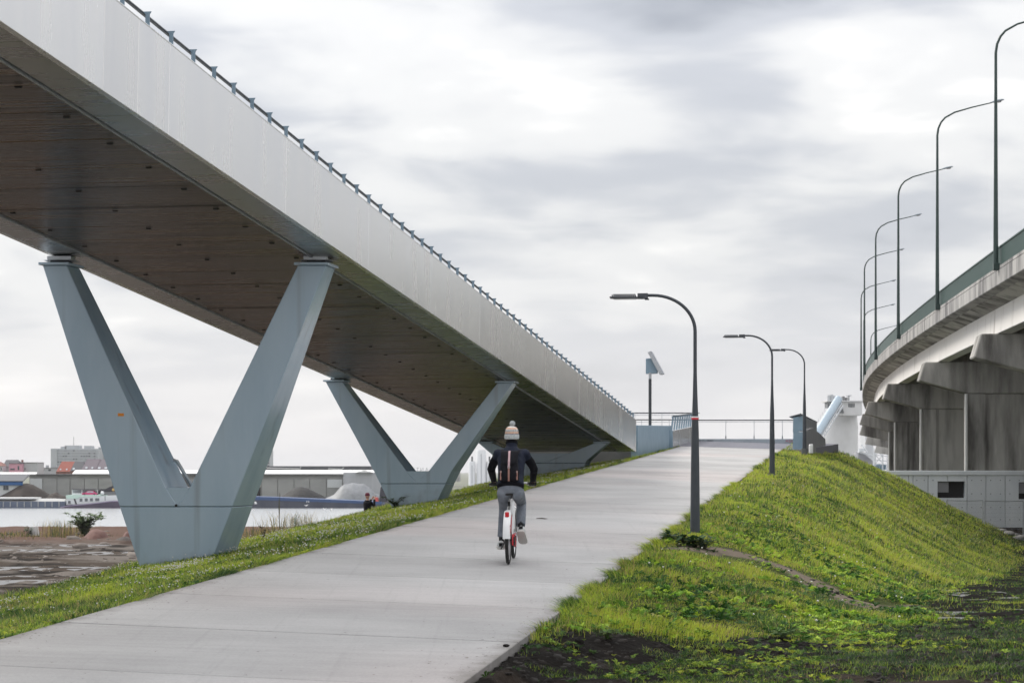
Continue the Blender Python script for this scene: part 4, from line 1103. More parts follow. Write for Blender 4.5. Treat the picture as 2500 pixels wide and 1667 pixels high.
# ------------------------------------------------------------------ concrete wall with openings, site fence
d = 110.0
M_wall = material('fair_faced_concrete', (.70, .74, .765), (.82, .845, .86), rough=.75, scale=1.2, detail=8, stretch=(1, 1, .4), p=(.3, .7), bump=.003, bscale=10, rnd=.05)
wall = thing('concrete_wall', 'pale grey concrete wall with two square openings below the viaduct', 'wall', P(2300, 1300, d))
edges = [1990, 2036, 2080, 2126, 2172, 2218, 2229, 2265.8, 2313.6, 2361, 2407, 2454, 2500, 2546, 2592, 2638, 2684]
zt_, zb_ = za(1160, d), za(1287, d)
OP = [(2289, 2356, 1174.6, 1215), (2487, 2554, 1177, 1218)]
for a, b in zip(edges[:-1], edges[1:]):
    mb = MB(); g = .6
    cuts = [(max(a + g, o[0]), min(b - g, o[1]), o[2], o[3]) for o in OP if o[0] < b - g and o[1] > a + g]
    x0, x1 = xa(a + g, d), xa(b - g, d)
    if not cuts: mb.box(x0, x1, d, d + .4, zb_, zt_)
    else:
        c = cuts[0]; cx0, cx1, cz1, cz0 = xa(c[0], d), xa(c[1], d), za(c[2], d), za(c[3], d)
        mb.box(x0, x1, d, d + .4, zb_, cz0); mb.box(x0, x1, d, d + .4, cz1, zt_)
        if cx0 > x0 + .01: mb.box(x0, cx0, d, d + .4, cz0, cz1)
        if cx1 < x1 - .01: mb.box(cx1, x1, d, d + .4, cz0, cz1)
    put('wall_panel', mb, M_wall, wall)
mb = MB(); mb.box(xa(1990, d), xa(2690, d), d - .07, d + .5, zt_ + .004, za(1148.5, d)); put('coping', mb, M_wall, wall, bevel=.02)
mb = MB()
for a, b in zip(edges[:-1], edges[1:]):
    for u in (a + (b - a) * .25, a + (b - a) * .75):
        for v in (1172, 1205, 1238, 1268):
            if b - a > 20 and not any(o_[0] - 4 < u < o_[1] + 4 and o_[2] - 4 < v < o_[3] + 4 for o_ in OP):
                mb.tube([(xa(u, d), d - .004, za(v, d)), (xa(u, d), d + .02, za(v, d))], .022, 8)
tag(put('tie_holes', mb, M_dark, wall), kind='stuff')
mb = MB(); mb.box(xa(1990, d), xa(2690, d), d + .42, d + .5, zb_, zt_); put('wall_back', mb, M_wall, wall)
for c in OP:
    mb = MB(); mb.box(xa(c[0], d) - .05, xa(c[1], d) + .05, d + .30, d + .38, za(c[3], d) - .05, za(c[2], d) + .05); put('opening', mb, M_dark, wall)  # near-black sheet painted as the shade inside the opening
    mb = MB(); mb.box(xa(c[0], d) + .02, xa(c[0] + 28, d), d + .12, d + .17, za(c[2] + 27, d), za(c[2] + 1, d)); put('shutter_board', mb, material('shutter_grey', (.28, .28, .29), rough=.7) if 'shutter_grey' not in bpy.data.materials else bpy.data.materials['shutter_grey'], wall)
M_pile = material('rusty_sheet_pile', (.05, .033, .022), (.11, .075, .045), rough=.8, scale=2)
mb = MB()
x = xa(1990, d)
while x < xa(2690, d):
    mb.hexa([(x, d + .25, -4.4), (x + .22, d + .25, -4.4), (x + .22, d + .45, -4.4), (x, d + .45, -4.4), (x, d + .25, zb_ - .01), (x + .22, d + .25, zb_ - .01), (x + .22, d + .45, zb_ - .01), (x, d + .45, zb_ - .01)]); x += .5
mb.box(xa(1990, d), xa(2690, d), d + .40, d + .5, -4.4, zb_ - .012)
put('sheet_piling', mb, M_pile, wall)
# Heras type site fence panels
d = 106.0
def fence(u0, u1, vt, label):
    x0, x1 = xa(u0, d), xa(u1, d); zt1 = za(vt, d); zb1 = zt1 - 2.0
    o = thing('site_fence', label, 'fence', ((x0 + x1) / 2, d, zb1), 'wire site fence panels before the wall')
    for x in (x0, x1):
        mb = MB(); mb.tube([(x, d, zb1 - .3), (x, d, zt1)], .026, 8); put('post', mb, M_galv, o, smooth=40)
    for z in (zt1, zb1 + .12):
        mb = MB(); mb.tube([(x0, d, z), ((x0 + x1) / 2, d, z - .015), (x1, d, z)], .021, 8); put('rail', mb, M_galv, o, smooth=40)
    mb = MB(); n = 16
    for i in range(1, n * 2): xx = x0 + (x1 - x0) * i / (n * 2); mb.box(xx - .0022, xx + .0022, d - .0022, d + .0022, zb1 + .12, zt1)
    for i in range(1, 10): zz = zb1 + .12 + 1.88 * i / 10; mb.box(x0, x1, d - .0022, d + .0022, zz - .0022, zz + .0022)
    tag(put('mesh_infill', mb, M_galv, o), kind='stuff')
    mb = MB(); mb.box(x1 - .12, x1 + .12, d - .35, d + .35, zb1 - .12, zb1); put('foot_block', mb, M_wall, o, bevel=.02)
fence(2311, 2400, 1221, 'wire site fence panel left of the post under the opening')
fence(2404, 2498, 1222.5, 'wire site fence panel at the photo edge')
# stones and boards lying below the wall
M_rub = material('rubble_stone', (.20, .19, .18), (.32, .31, .30), rough=.9, scale=3)
for i, (u, dd, sz) in enumerate(((2448, 107, .35), (2462, 106, .5), (2476, 107.5, .4), (2490, 105, .55), (2440, 108, .25), (2500, 108, .5))):
    x = xa(u, dd); z = ground(x, dd)
    bm = bmesh.new(); bmesh.ops.create_icosphere(bm, subdivisions=2, radius=sz * .5)
    for v_ in bm.verts: v_.co = Vector((v_.co.x * 1.3, v_.co.y, v_.co.z * .6)) * (1 + .3 * (random.random() - .5))
    me = bpy.data.meshes.new('rubble_block'); bm.to_mesh(me); bm.free()
    o = link('rubble_block', me, M_rub, None, (x, dd, z + sz * .1))
    tag(o, ('grey rubble block left end of the row below the wall', 'wide grey rubble block second in the row below the wall', 'grey rubble block in the middle below the wall', 'largest grey rubble block nearest the embankment edge', 'smallest grey rubble block close to the wall', 'grey rubble block cut by the photo edge below the wall')[i], 'rubble', 'broken blocks below the concrete wall')

# ------------------------------------------------------------------ white silo works behind the deck
d = 350.0
M_silo = material('whitewashed_concrete', (.52, .515, .50), (.66, .655, .645), rough=.85, scale=.25, detail=9, p=(.3, .6), stretch=(1, 1, .6))
M_tube = material('pale_blue_sheet', (.40, .49, .57), (.46, .55, .62), rough=.4, scale=.5)
M_pgrey = material('plant_grey', (.16, .165, .17), rough=.8)
silo = thing('silo', 'big white concrete silo with a rooftop housing beside the viaduct', 'silo', P(2055, 1250, d))
c = P(2058, 0, d + 4)
def ring(u0, u1, v, dd=d + 4, n=28):
    cx = xa((u0 + u1) / 2, d); r = (xa(u1, d) - xa(u0, d)) / 2
    return [(cx + r * math.cos(a), dd + r * math.sin(a), za(v, d)) for a in [2 * math.pi * i / n for i in range(n)]]
mb = MB(); mb.loft([ring(2012, 2104, 1300), ring(2012, 2104, 1100), ring(2010, 2104, 1062), ring(2014, 2104, 1040), ring(2030, 2102, 1012)]); put('shaft', mb, M_silo, silo, smooth=40)
mb = MB(); mb.box(xa(2054, d), xa(2102, d), d - 1.2, d + 5, za(1014, d), za(981, d)); put('housing', mb, M_silo, silo, bevel=.05)
mb = MB(); mb.box(xa(2016, d), xa(2104, d), d - 1.6, d + 5.2, za(981, d) + .01, za(978, d)); put('roof_slab', mb, M_silo, silo)
mb = MB()
for i in range(5): mb.box(xa(2068 + i * 3.3, d), xa(2070.4 + i * 3.3, d), d - 1.26, d - 1.18, za(994.5, d), za(985, d))
put('louvre', mb, M_pgrey, silo)
mb = MB(); mb.box(xa(2020, d), xa(2030, d), d - .5, d + 3, za(995, d), za(981.3, d)); put('stair_box', mb, M_pgrey, silo)
mb = MB(); mb.prism([P(2044, 1008, d - 2.2), P(2061, 1008, d - 2.2), P(2058, 998, d - 2.2), P(2051, 998, d - 2.2)], (0, 2.0, 0)); put('hood', mb, M_pgrey, silo)
for u0, u1, v0, v1 in ((2023, 2026, 978, 964), (2029, 2034, 978, 963), (2037, 2041, 978, 966), (2058, 2063, 978, 967), (2066, 2070, 978, 970), (2069, 2080, 966.5, 964.5), (2073, 2075, 978, 966)):
    mb = MB(); mb.box(xa(u0, d), xa(u1, d), d + .2, d + 1.4, za(v0, d), za(v1, d)); put('roof_machine', mb, M_galv if u0 % 2 else M_pgrey, silo)
mb = MB()
for u in range(2018, 2056, 5): mb.box(xa(u, d) - .03, xa(u, d) + .03, d - 1.5, d - 1.44, za(978, d), za(970, d))
mb.box(xa(2016, d), xa(2054, d), d - 1.5, d - 1.44, za(970.4, d), za(969.6, d)); put('roof_rail', mb, M_galv, silo)
con = thing('conveyor', 'pale blue tube conveyor climbing to the top of the white silo', 'conveyor', P(2000, 1060, d - 6))
a, b = P(1985, 1073, d - 7), P(2048, 972, d - 3)
mb = MB(); mb.tube([a, b], .60, 14); put('tube', mb, M_tube, con, smooth=40)
dn = Vector((.35, 0, -.55)) * 1.3
mb = MB(); mb.tube([a + dn, b + dn], .14, 6); mb.tube([a + dn * 1.5, b + dn * 1.5], .12, 6)
for i in range(14):
    q = a.lerp(b, (i + .5) / 14); mb.tube([q + dn * .8, a.lerp(b, (i + 1) / 14) + dn * 1.5], .06, 5)
put('truss', mb, M_galv, con)
mb = MB()
for i in range(12):
    q = a.lerp(b, (i + .3) / 12) + Vector((-.62, 0, .4)); mb.tube([q, q + Vector((0, 0, .55))], .035, 5)
put('catwalk_rail', mb, M_galv, con)
lat = thing('lattice_tower', 'small white steel lattice tower between the wall and viaduct columns', 'steel frame', P(2150, 1160, 330))
dd = 330
M_wst = material('white_steel', (.68, .70, .72), rough=.5)
mb = MB()
for u in (2133, 2137, 2155, 2166): mb.tube([P(u, 1180, dd), P(u, 1094 + (u - 2133) * .3, dd)], .10, 6)
for v in (1100, 1110, 1122, 1131): mb.tube([P(2133, v, dd), P(2166, v + 3, dd)], .07, 6)
for v0, v1 in ((1131, 1110), (1110, 1131), (1110, 1096), (1098, 1112)): mb.tube([P(2137, v0, dd), P(2155, v1, dd)], .06, 6)
put('frame', mb, M_wst, lat)
mb = MB()
for i in range(6): mb.box(xa(2136 + i * 5, dd), xa(2138.5 + i * 5, dd), dd, dd + 1, za(1146, dd), za(1133, dd))
put('machinery', mb, M_blue, lat)
hop = thing('hopper_shed', 'grey shed with sloping white gangway right of the silo', 'shed', P(2113, 1160, 340))
mb = MB(); mb.prism([P(2096, 1170, 340), P(2131, 1170, 340), P(2131, 1125, 340), P(2104, 1103, 340), P(2096, 1103, 340)], (0, 6, 0)); put('wall', mb, material('hopper_grey', (.30, .30, .32), (.38, .38, .40), rough=.8, scale=.4), hop)
mb = MB(); mb.prism([P(2098, 1104, 338), P(2133, 1113, 338), P(2133, 1110, 338), P(2098, 1101, 338)], (0, 2, 0)); put('gangway', mb, M_wst, hop)
mb = MB(); mb.tube([P(2103, 1085, 338), P(2118, 1104, 338)], .12, 6); mb.tube([P(2103, 1095, 338), P(2103, 1102, 338)], .5, 8); put('pipe', mb, M_wst, hop)
tower2 = MB(); tower2.box(xa(2113, 400), xa(2132, 400), 400, 406, za(1170, 400), za(1040, 400))
tag(put('grey_tower', tower2, material('tower_grey', (.50, .51, .52), rough=.85)), 'pale grey tower block of the works behind the silo', 'tower')
# ------------------------------------------------------------------ the far bank
def fb(mb, u0, u1, vt, vb, d, depth): return mb.box(xa(u0, d), xa(u1, d), d, d + depth, za(vb, d), za(vt, d))
M_wh = material('warehouse_concrete', (.27, .275, .265), (.36, .36, .35), rough=.85, scale=.12, detail=8, stretch=(1, 1, 2.5), rnd=.06)
M_wroof = material('white_roof', (.74, .74, .73), rough=.7)
M_wpanel = material('white_panel', (.58, .60, .60), rough=.7)
M_droof = material('dark_roof', (.10, .105, .115), rough=.8)
M_bstrip = material('blue_strip', (.01, .09, .26), rough=.5)
M_glass = material('window_glass', (.05, .06, .07), rough=.1)
M_glass2 = material('bright_window', (.40, .43, .46), rough=.15)
M_pane = material('grey_pane', (.13, .145, .155), rough=.15)
M_coal = material('coal', (.008, .008, .0085), (.022, .021, .021), rough=.8, scale=.8, bump=.15, bscale=1.6)
M_earthheap = material('brown_heap', (.020, .014, .011), (.042, .030, .024), rough=.9, scale=.5, bump=.15, bscale=1.6)
M_salt = material('white_sheeting', (.13, .14, .15), (.23, .24, .255), rough=.6, scale=.35, bump=.3, bscale=.25)
d = 480
def warehouse(label, u0, u1, vt, vb, d, cuts, band, roofs, depth=40, loc=None):
    o = thing('warehouse', label, 'warehouse', P((u0 + u1) / 2, vb, d))
    mb = MB(); fb(mb, u0, u1, vt, vb, d + .4, depth); put('wall', mb, M_wh, o)
    cs = [u0] + cuts + [u1]
    for a, b in zip(cs[:-1], cs[1:]):
        mb = MB(); fb(mb, a + .7, b - .7, band, vb, d, .35); put('wall_panel', mb, M_wh, o)
    mb = MB(); fb(mb, u0, u1, vt, vt + 1.6, d - .5, depth); put('eave', mb, M_droof, o)
    for (r0, r1, v0, v1, sl) in roofs:
        mb = MB(); mb.prism([P(r0, v1, d), P(r1, v1, d), P(r1 + sl, v0 - .2, d + 12), P(r0 + sl, v0 - .2, d + 12)], (0, 0, -.3)); put('roof', mb, M_wroof, o)
    return o
w1 = warehouse('long grey concrete warehouse behind the left barge', 72, 560, 1157, 1220, d, [104, 139, 171, 206, 240, 275, 310, 345, 380, 415, 450, 485, 520], 1168, [(176, 560, 1147, 1156, 8), (-60, 88, 1152.5, 1157, 3), (430, 560, 1148, 1155, 2)])
mb = MB(); fb(mb, 73, 103, 1167.5, 1195, d - .05, .3); put('white_door', mb, M_wpanel, w1)
w2 = warehouse('grey concrete warehouse behind the coal heap and the blue barge', 560, 838, 1157, 1222, d, [600, 638, 678, 718, 756, 797], 1169, [(560, 930, 1147, 1156, 3)])
mb = MB(); fb(mb, 799, 835, 1170, 1190, d - .1, .3); put('white_door', mb, M_wpanel, w2)
mb = MB(); fb(mb, 611, 636, 1189, 1213, d - .1, .4); put('gateway_shade', mb, M_dark, w2)  # near-black box standing for the shade in an open gateway
o = thing('warehouse', 'plain grey corrugated shed right of the coal heap', 'warehouse', P(900, 1220, d - 4))
mb = MB(); fb(mb, 838, 1010, 1153, 1225, d - 4, 20); put('wall', mb, material('corrugated', (.40, .41, .43), (.44, .45, .47), rough=.6, scale=.3, stretch=(8, 1, .2)), o)
mb = MB(); mb.prism([P(868, 1153, d - 5), P(910, 1153, d - 5), P(889, 1147.5, d - 5)], (0, 20, 0)); put('gable', mb, M_wroof, o)
# low blue banded shed
o = thing('shed', 'low shed with a bright blue band and dark roof at the photo edge', 'shed', P(20, 1210, d - 12))
mb = MB(); fb(mb, -80, 54, 1183, 1212, d - 12, 6); put('wall', mb, M_wpanel, o)
mb = MB(); fb(mb, -80, 55, 1174, 1184, d - 12.4, .4); put('blue_band', mb, M_bstrip, o)
mb = MB(); mb.prism([P(-80, 1174, d - 12.4), P(56, 1174, d - 12.4), P(73, 1156.8, d - 4), P(-80, 1156.8, d - 4)], (0, 0, -.2)); put('roof', mb, M_droof, o)
for u in (8, 14.5):
    mb = MB(); fb(mb, u, u + 5.8, 1185.5, 1195.5, d - 12.2, .15); put('window', mb, M_glass, o)
# dark shed roof band far right of the near pier with white pipes on it
dd = 560
o = thing('depot', 'long dark roofed depot with thin white pipes along its roof', 'depot', P(760, 1160, dd))
mb = MB(); fb(mb, 600, 1000, 1146.5, 1165, dd, 30); put('wall', mb, M_wh, o)
mb = MB(); fb(mb, 596, 905, 1137.5, 1146.4, dd - .5, 30); put('roof', mb, M_droof, o)
mb = MB(); mb.tube([P(648, 1137.5, dd - 1), P(652, 1142, dd - 1), P(734, 1144, dd - 1), P(734, 1138.5, dd - 1)], .10, 5); put('pipe', mb, M_wroof, o)
mb = MB(); mb.tube([P(801, 1144, dd - 1), P(835, 1145, dd - 1), P(839, 1141, dd - 1)], .10, 5); put('pipe', mb, M_wroof, o)
# heaps
def heap(name, label, cat, mt, prof, d, depth, seed, sub=40):
    """ridge profile (u, v) over base; heap with rounded plan"""
    us = np.linspace(prof[0][0], prof[-1][0], sub); vs = np.interp(us, [p[0] for p in prof], [p[1] for p in prof]); vb = max(p[1] for p in prof)
    nv = 12; V = []
    for j in range(nv + 1):
        k = j / nv
        for i in range(sub):
            hgt = za(vs[i], d) - za(vb, d)
            a = math.sin(math.pi * k)
            x = xa(us[i], d); yv = d + (k - .5) * depth * (.25 + .75 * math.sin(math.pi * i / (sub - 1)))
            V.append((x, yv, za(vb, d) - .6 + (hgt + .6) * a ** .9 + .25 * a * (fbm(np.array([x * .4 + seed]), np.array([yv * .4]), 3)[0] - .5)))
    Fc = [(j * sub + i, j * sub + i + 1, (j + 1) * sub + i + 1, (j + 1) * sub + i) for j in range(nv) for i in range(sub - 1)]
    mb = MB(); mb.add(V, Fc); return tag(put(name, mb, mt, smooth=60), label, cat)
heap('earth_heap', 'brown conical heap of earth beside the blue banded shed', 'heap', M_earthheap, [(-20, 1214), (5, 1207), (30, 1194), (52, 1182), (66, 1179), (78, 1181), (100, 1193), (122, 1207), (140, 1214)], 470, 14, 1)
heap('coal_heap', 'rounded dark coal heap behind the blue barge', 'heap', M_coal, [(672, 1215), (690, 1209), (705, 1199), (720, 1191), (735, 1188), (750, 1191), (768, 1200), (790, 1211), (800, 1216)], 470, 12, 2)
heap('coal_heap', 'dark heap seen in the fork of the near pier', 'heap', M_coal, [(395, 1215), (415, 1165), (440, 1157), (460, 1170), (500, 1215)], 470, 12, 3)
heap('sheeted_heap', 'pale heap under white sheeting right of the coal heap', 'heap', M_salt, [(780, 1222), (800, 1214), (815, 1207), (828, 1192), (836, 1184), (848, 1181), (862, 1178), (876, 1181), (888, 1180), (900, 1188), (915, 1203), (930, 1210), (945, 1222)], 466, 12, 4)
heap('earth_heap', 'low dark heap of rubble right of the brown earth heap', 'heap', M_earthheap, [(112, 1216), (125, 1204), (137, 1200), (148, 1207), (165, 1211), (180, 1216)], 466, 8, 5)

# houses and flats
M_ored = material('orange_tiles', (.25, .062, .04), rough=.8); M_slate = material('slate', (.055, .055, .065), rough=.7); M_slate2 = material('purple_slate', (.13, .105, .125), rough=.7)
M_pink = material('pink_render', (.60, .30, .38), rough=.8); M_lgrey = material('light_render', (.45, .46, .47), rough=.8); M_flat = material('flats_concrete', (.38, .40, .42), (.43, .45, .47), rough=.85, scale=.08)
M_flatw = material('flats_band', (.30, .315, .345), rough=.6)
M_brick = material('dull_brick', (.22, .10, .08), rough=.85)
def house(label, u0, u1, ve, vb, vr, rl, rr, d, wall, roof, skylights=(), windows=(), chim=None, depth=10):
    o = thing('house', label, 'house', P((u0 + u1) / 2, vb, d))
    mb = MB(); fb(mb, u0, u1, ve, vb, d + .3, depth); put('wall', mb, wall, o)
    if vr is not None:
        dm = d + depth / 2
        E = [P(u0, ve, d), P(u1, ve, d)]; Rg = [P(rl, vr, dm), P(rr, vr, dm)]
        Bk = [Vector((xa(u0, d), d + depth, za(ve, d))), Vector((xa(u1, d), d + depth, za(ve, d)))]
        mb = MB(); mb.add([*E, *Rg, *Bk], [(0, 1, 3, 2), (5, 4, 2, 3), (4, 0, 2), (1, 5, 3), (0, 4, 5, 1)]); rf = put('roof', mb, roof, o)
        for (a, b, k0, k1) in skylights:
            mb = MB(); q = []
            for uu, k in ((a, k0), (b, k0), (b + 1, k1), (a + 1, k1)):
                v = ve + (vr - ve) * k; y = d + depth / 2 * k; q.append(P(uu, v, y) + Vector((0, -.12, .05)))
            mb.prism(q, (0, .1, -.08)); put('skylight', mb, M_glass2, rf)
    else:
        mb = MB(); fb(mb, u0 - .5, u1 + .5, ve - .8, ve, d, depth); put('roof', mb, M_droof, o)
    for (a, b, v0, v1) in windows:
        mb = MB(); fb(mb, a, b, v0, v1, d + .22, .1); put('window', mb, M_glass, o)
    if chim:
        for (a, b, v0, v1) in chim:
            mb = MB(); fb(mb, a, b, v0, v1, d + depth * .5, 1.5); put('chimney', mb, M_brick if b - a < 4.5 else M_lgrey, o)
    return o
house('house with a dark red roof cut by the left photo edge', -14, 7, 1137, 1165, 1126, -8, 0, 700, M_lgrey, M_brick, windows=((2, 4, 1142, 1147),))
house('grey house with a dark hipped roof left of the pink house', 6, 50, 1139, 1165, 1122, 15, 44, 705, M_lgrey, M_slate, windows=((2, 6, 1144, 1150), (10, 14, 1144, 1150)))
house('pink rendered house with a flat roof', 22, 53, 1131, 1165, None, 0, 0, 695, M_pink, M_slate, windows=((43, 47, 1137, 1147), (25, 36, 1143, 1147)))
house('pale grey flat roofed building right of the pink house', 53, 91, 1129, 1165, None, 0, 0, 698, M_lgrey, M_slate, windows=((60, 62, 1142, 1146),), chim=((52, 55, 1122, 1129),))
house('low grey house between flat block and orange roof', 91, 140, 1142, 1165, None, 0, 0, 720, M_lgrey, M_slate, chim=((112, 117, 1135, 1142), (126, 136, 1136, 1142)), windows=((96, 108, 1145, 1148), (118, 124, 1145, 1149)))
house('house with a bright orange tiled roof', 137, 172, 1151, 1165, 1126, 151, 183, 700, M_brick, M_ored, skylights=((146, 149, .15, .28), (161, 164, .15, .28)))
house('house with a dark green slate roof right of the orange roof', 171, 202, 1149, 1165, 1126, 183, 206, 700, M_brick, M_slate, skylights=((177, 182, .12, .3),), chim=((203, 210, 1127, 1136),))
house('house with a large dark slate roof and two skylights', 198, 233, 1147, 1165, 1120, 213, 246, 700, M_lgrey, M_slate2, skylights=((208, 213, .12, .28), (223, 227, .12, .28)))
house('house with a purple grey roof touching the near pier', 234, 290, 1147, 1165, 1121, 246, 286, 700, M_lgrey, M_slate2, skylights=((239, 245, .1, .27), (255, 261, .1, .27)))
def flats(label, u0, u1, vt, vb, d, rows, cols, side=None, pent=(), seed=0, vstep=6.9, ant=None):
    o = thing('apartment_block', label, 'apartment block', P((u0 + u1) / 2, vb, d))
    rg = random.Random(seed)
    mb = MB(); fb(mb, u0, u1, vt, vb, d + .6, 22); put('wall', mb, M_flat, o)
    if side is not None:
        mb = MB(); fb(mb, u0 - .1, side, vt - .3, vb, d - .8, 22); put('gable_wall', mb, M_flat, o)
    else: side = u0
    for r in range(rows):
        v0 = vt + 3.4 + r * vstep
        mb = MB(); fb(mb, side + .6, u1 - .4, v0 - .6, v0 + 2.6, d + .3, .4); put('window_band', mb, M_flatw, o)
        w = (u1 - side) / cols
        for c in range(cols):
            if rg.random() < .72:
                mb = MB(); a = side + w * c + w * .22; fb(mb, a, a + w * .56, v0, v0 + 2.3, d + .15, .2); put('window', mb, M_glass2 if rg.random() < .6 else M_glass, o)
    for (a, b, v) in pent:
        mb = MB(); fb(mb, a, b, v, vt, d + 4, 10); put('penthouse', mb, M_flat, o)
    if ant:
        mb = MB(); mb.tube([P(ant[0], vt - 6, d + 6), P(ant[0], ant[1], d + 6)], .16, 5); put('antenna', mb, M_droof, o)
    return o
flats('large grey apartment block with a tall antenna behind the roofs', 124, 240, 1095, 1175, 1500, 8, 16, side=139, pent=((148, 162, 1089.5), (158, 194, 1087), (205, 224, 1088)), seed=2, ant=(180, 1066))
flats('pale apartment block partly hidden behind the left leg', 240, 300, 1091, 1175, 1520, 8, 8, seed=5)
flats('pale apartment tower just right of the near pier', 610, 658.5, 1098, 1175, 1500, 7, 7, seed=8)

# mirrored letters on a roof beyond the middle pier
dd = 900
M_let = material('sign_letters', (.38, .40, .42), rough=.6)
hall = MB(); fb(hall, 985, 1120, 1150, 1175, dd, 30); hall_o = tag(put('roof_hall', hall, M_wh), 'flat grey hall carrying the roof letters', 'hall')
sg = thing('roof_sign', 'grey roof letters seen from behind in the fork of the middle pier', 'sign', P(1028, 1149.5, dd))
cw = xa(1046, dd) - xa(1000, dd)
xx = xa(1046, dd)
for ch in 'ANTW':
    me = text_mesh(ch, 8.6 * dd / F * 1.38, .15)
    o = link('letter', me, M_let, sg); o.rotation_euler = (math.radians(90), 0, math.pi)
    o.location = Vector((xx, dd, za(1149.3, dd))) - Vector(sg.location); xx -= cw / 4
mb = MB(); mb.box(xa(999, dd), xa(1048, dd), dd + .3, dd + .6, za(1150, dd), za(1149.2, dd)); put('sign_frame', mb, M_let, sg)

# white tanks glimpsed between the middle pier and the rider
dd = 300
for i, (u0, u1, vt, lb) in enumerate(((1144, 1161, 1126, 'white tank left of the gap between pier and rider'), (1163, 1187, 1098, 'tall pale tank in the middle of the gap beside the rider'), (1187, 1203, 1126, 'white tank right against the rider\'s elbow'))):
    o = thing('white_tank', lb, 'tank', P((u0 + u1) / 2, 1200, dd))
    cx = xa((u0 + u1) / 2, dd); r = (xa(u1, dd) - xa(u0, dd)) / 2
    mb = MB(); mb.loft([[(cx + r * k * math.cos(a), dd + r * k * math.sin(a), z) for a in [2 * math.pi * j / 20 for j in range(20)]] for z, k in ((za(1260, dd), 1), (za(vt + 4, dd), 1), (za(vt, dd), .9))]); put('shell', mb, material('tank_white', (.72, .73, .74), rough=.5) if 'tank_white' not in bpy.data.materials else bpy.data.materials['tank_white'], o, smooth=50)
    mb = MB(); mb.tube([(cx, dd - r - .02, za(vt + 10, dd)), (cx, dd - r - .02, za(1180, dd))], .05, 6); put('ladder_rail', mb, M_galv, o)
    if vt > 1110:
        mb = MB(); mb.tube([(cx, dd, za(vt, dd)), (cx, dd, za(vt - 12, dd))], .12, 6); put('pipe', mb, M_pgrey, o)

# ------------------------------------------------------------------ barges
WZ = -7.0
d = 428.0
M_hull = material('barge_hull_blue', (.07, .095, .15), (.11, .135, .19), rough=.6, scale=.4)
M_hull2 = material('barge_hull_purple', (.05, .036, .07), (.075, .055, .09), rough=.5, scale=.4)
M_bw = material('barge_white', (.74, .76, .77), rough=.45); M_mint = material('mint_paint', (.52, .68, .60), rough=.5)
M_pinkc = material('pink_paint', (.62, .06, .20), rough=.4); M_tarp = material('dark_tarp', (.03, .028, .04), rough=.6); M_hatch = material('grey_hatch', (.40, .40, .39), rough=.6)
b1 = thing('barge', 'river barge with a white deckhouse and purple stern, left of the near pier', 'barge', P(150, 1240, d))
mb = MB(); fb(mb, -190, 158, 1223.5, 1243, d, 9); put('hull', mb, M_hull, b1)
for u in range(-180, 158, 17):
    mb = MB(); fb(mb, u, u + 1.6, 1224, 1237, d - .18, .2); put('hull_frame', mb, M_hatch, b1)
mb = MB()
sh = [(147, 1237.5), (165, 1233.5), (190, 1231.5), (215, 1229), (245, 1225.5), (270, 1222.5), (285, 1222), (297, 1224)]
poly = [P(u, v, d - .25) for u, v in sh] + [P(299, 1236, d - .25), P(299, 1244, d - .25), P(147, 1244, d - .25)]
mb.prism(poly, (0, 9.4, 0)); put('stern_hull', mb, M_hull2, b1)
mb = MB(); mb.prism([P(u, v - .3, d - .3) for u, v in sh] + [P(u, v + 2.0, d - .3) for u, v in sh[::-1]], (0, .04, 0)); put('rubbing_strake', mb, material('lilac_paint', (.30, .25, .36), rough=.5), b1)
mb = MB(); mb.prism([P(-190, 1223.4, d + .8), P(158, 1223.4, d + .8), P(158, 1219, d + 2), P(120, 1217, d + 3), P(88, 1217, d + 3), P(70, 1215, d + 3), P(-190, 1214.5, d + 3)], (0, 5, 0)); put('hatch_cover', mb, M_hatch, b1)
mb = MB(); fb(mb, -190, 85, 1214, 1217.6, d + .6, 6); put('hatch_roof', mb, M_wroof, b1)
mb = MB(); mb.prism([P(161.5, 1232, d + .5), P(225, 1228, d + .5), P(290, 1222.5, d + .5), P(289, 1208.3, d + .5), P(192, 1213, d + .5), P(190, 1216.5, d + .5), P(163, 1216.5, d + .5)], (0, 7, 0)); dk = put('deckhouse', mb, M_bw, b1)
mb = MB(); mb.prism([P(161, 1216.6, d + .3), P(190, 1216.8, d + .3), P(194, 1213, d + .3), P(245, 1210.5, d + .3), P(245, 1207.5, d + .3), P(161, 1208, d + .3)], (0, 7.5, 0)); put('coach_roof', mb, M_mint, b1)
for (a, b) in ((193.5, 202), (206, 215), (218.5, 227.5), (231.5, 243)):
    mb = MB(); fb(mb, a, b, 1215.5 - (a - 193) * .02, 1224.4 - (a - 193) * .035, d + .42, .1); w_ = put('window', mb, M_bw, b1)
    mb = MB(); fb(mb, a + .9, b - .9, 1216.3 - (a - 193) * .02, 1223.7 - (a - 193) * .035, d + .36, .08); put('pane', mb, M_pane, w_)
mb = MB(); fb(mb, 165, 173.5, 1221, 1229.5, d + .4, .1); w_ = put('window', mb, M_bw, b1)
mb = MB(); fb(mb, 166, 172.6, 1222, 1228.6, d + .34, .08); put('pane', mb, M_pane, w_)
mb = MB(); mb.prism([P(179.5, 1217, d + .42), P(183.5, 1217, d + .42), P(188, 1230, d + .42), P(184, 1230, d + .42)], (0, .08, 0)); put('door', mb, M_tarp, b1)
mb = MB(); fb(mb, 176, 208, 1203.5, 1207.6, d + 1.5, 3); put('wheelhouse_base', mb, M_bw, b1)
for u in (175.5, 199, 237):
    mb = MB(); fb(mb, u, u + 1.6, 1194, 1204, d + 1.5, .2); put('wheelhouse_post', mb, M_bw, b1)
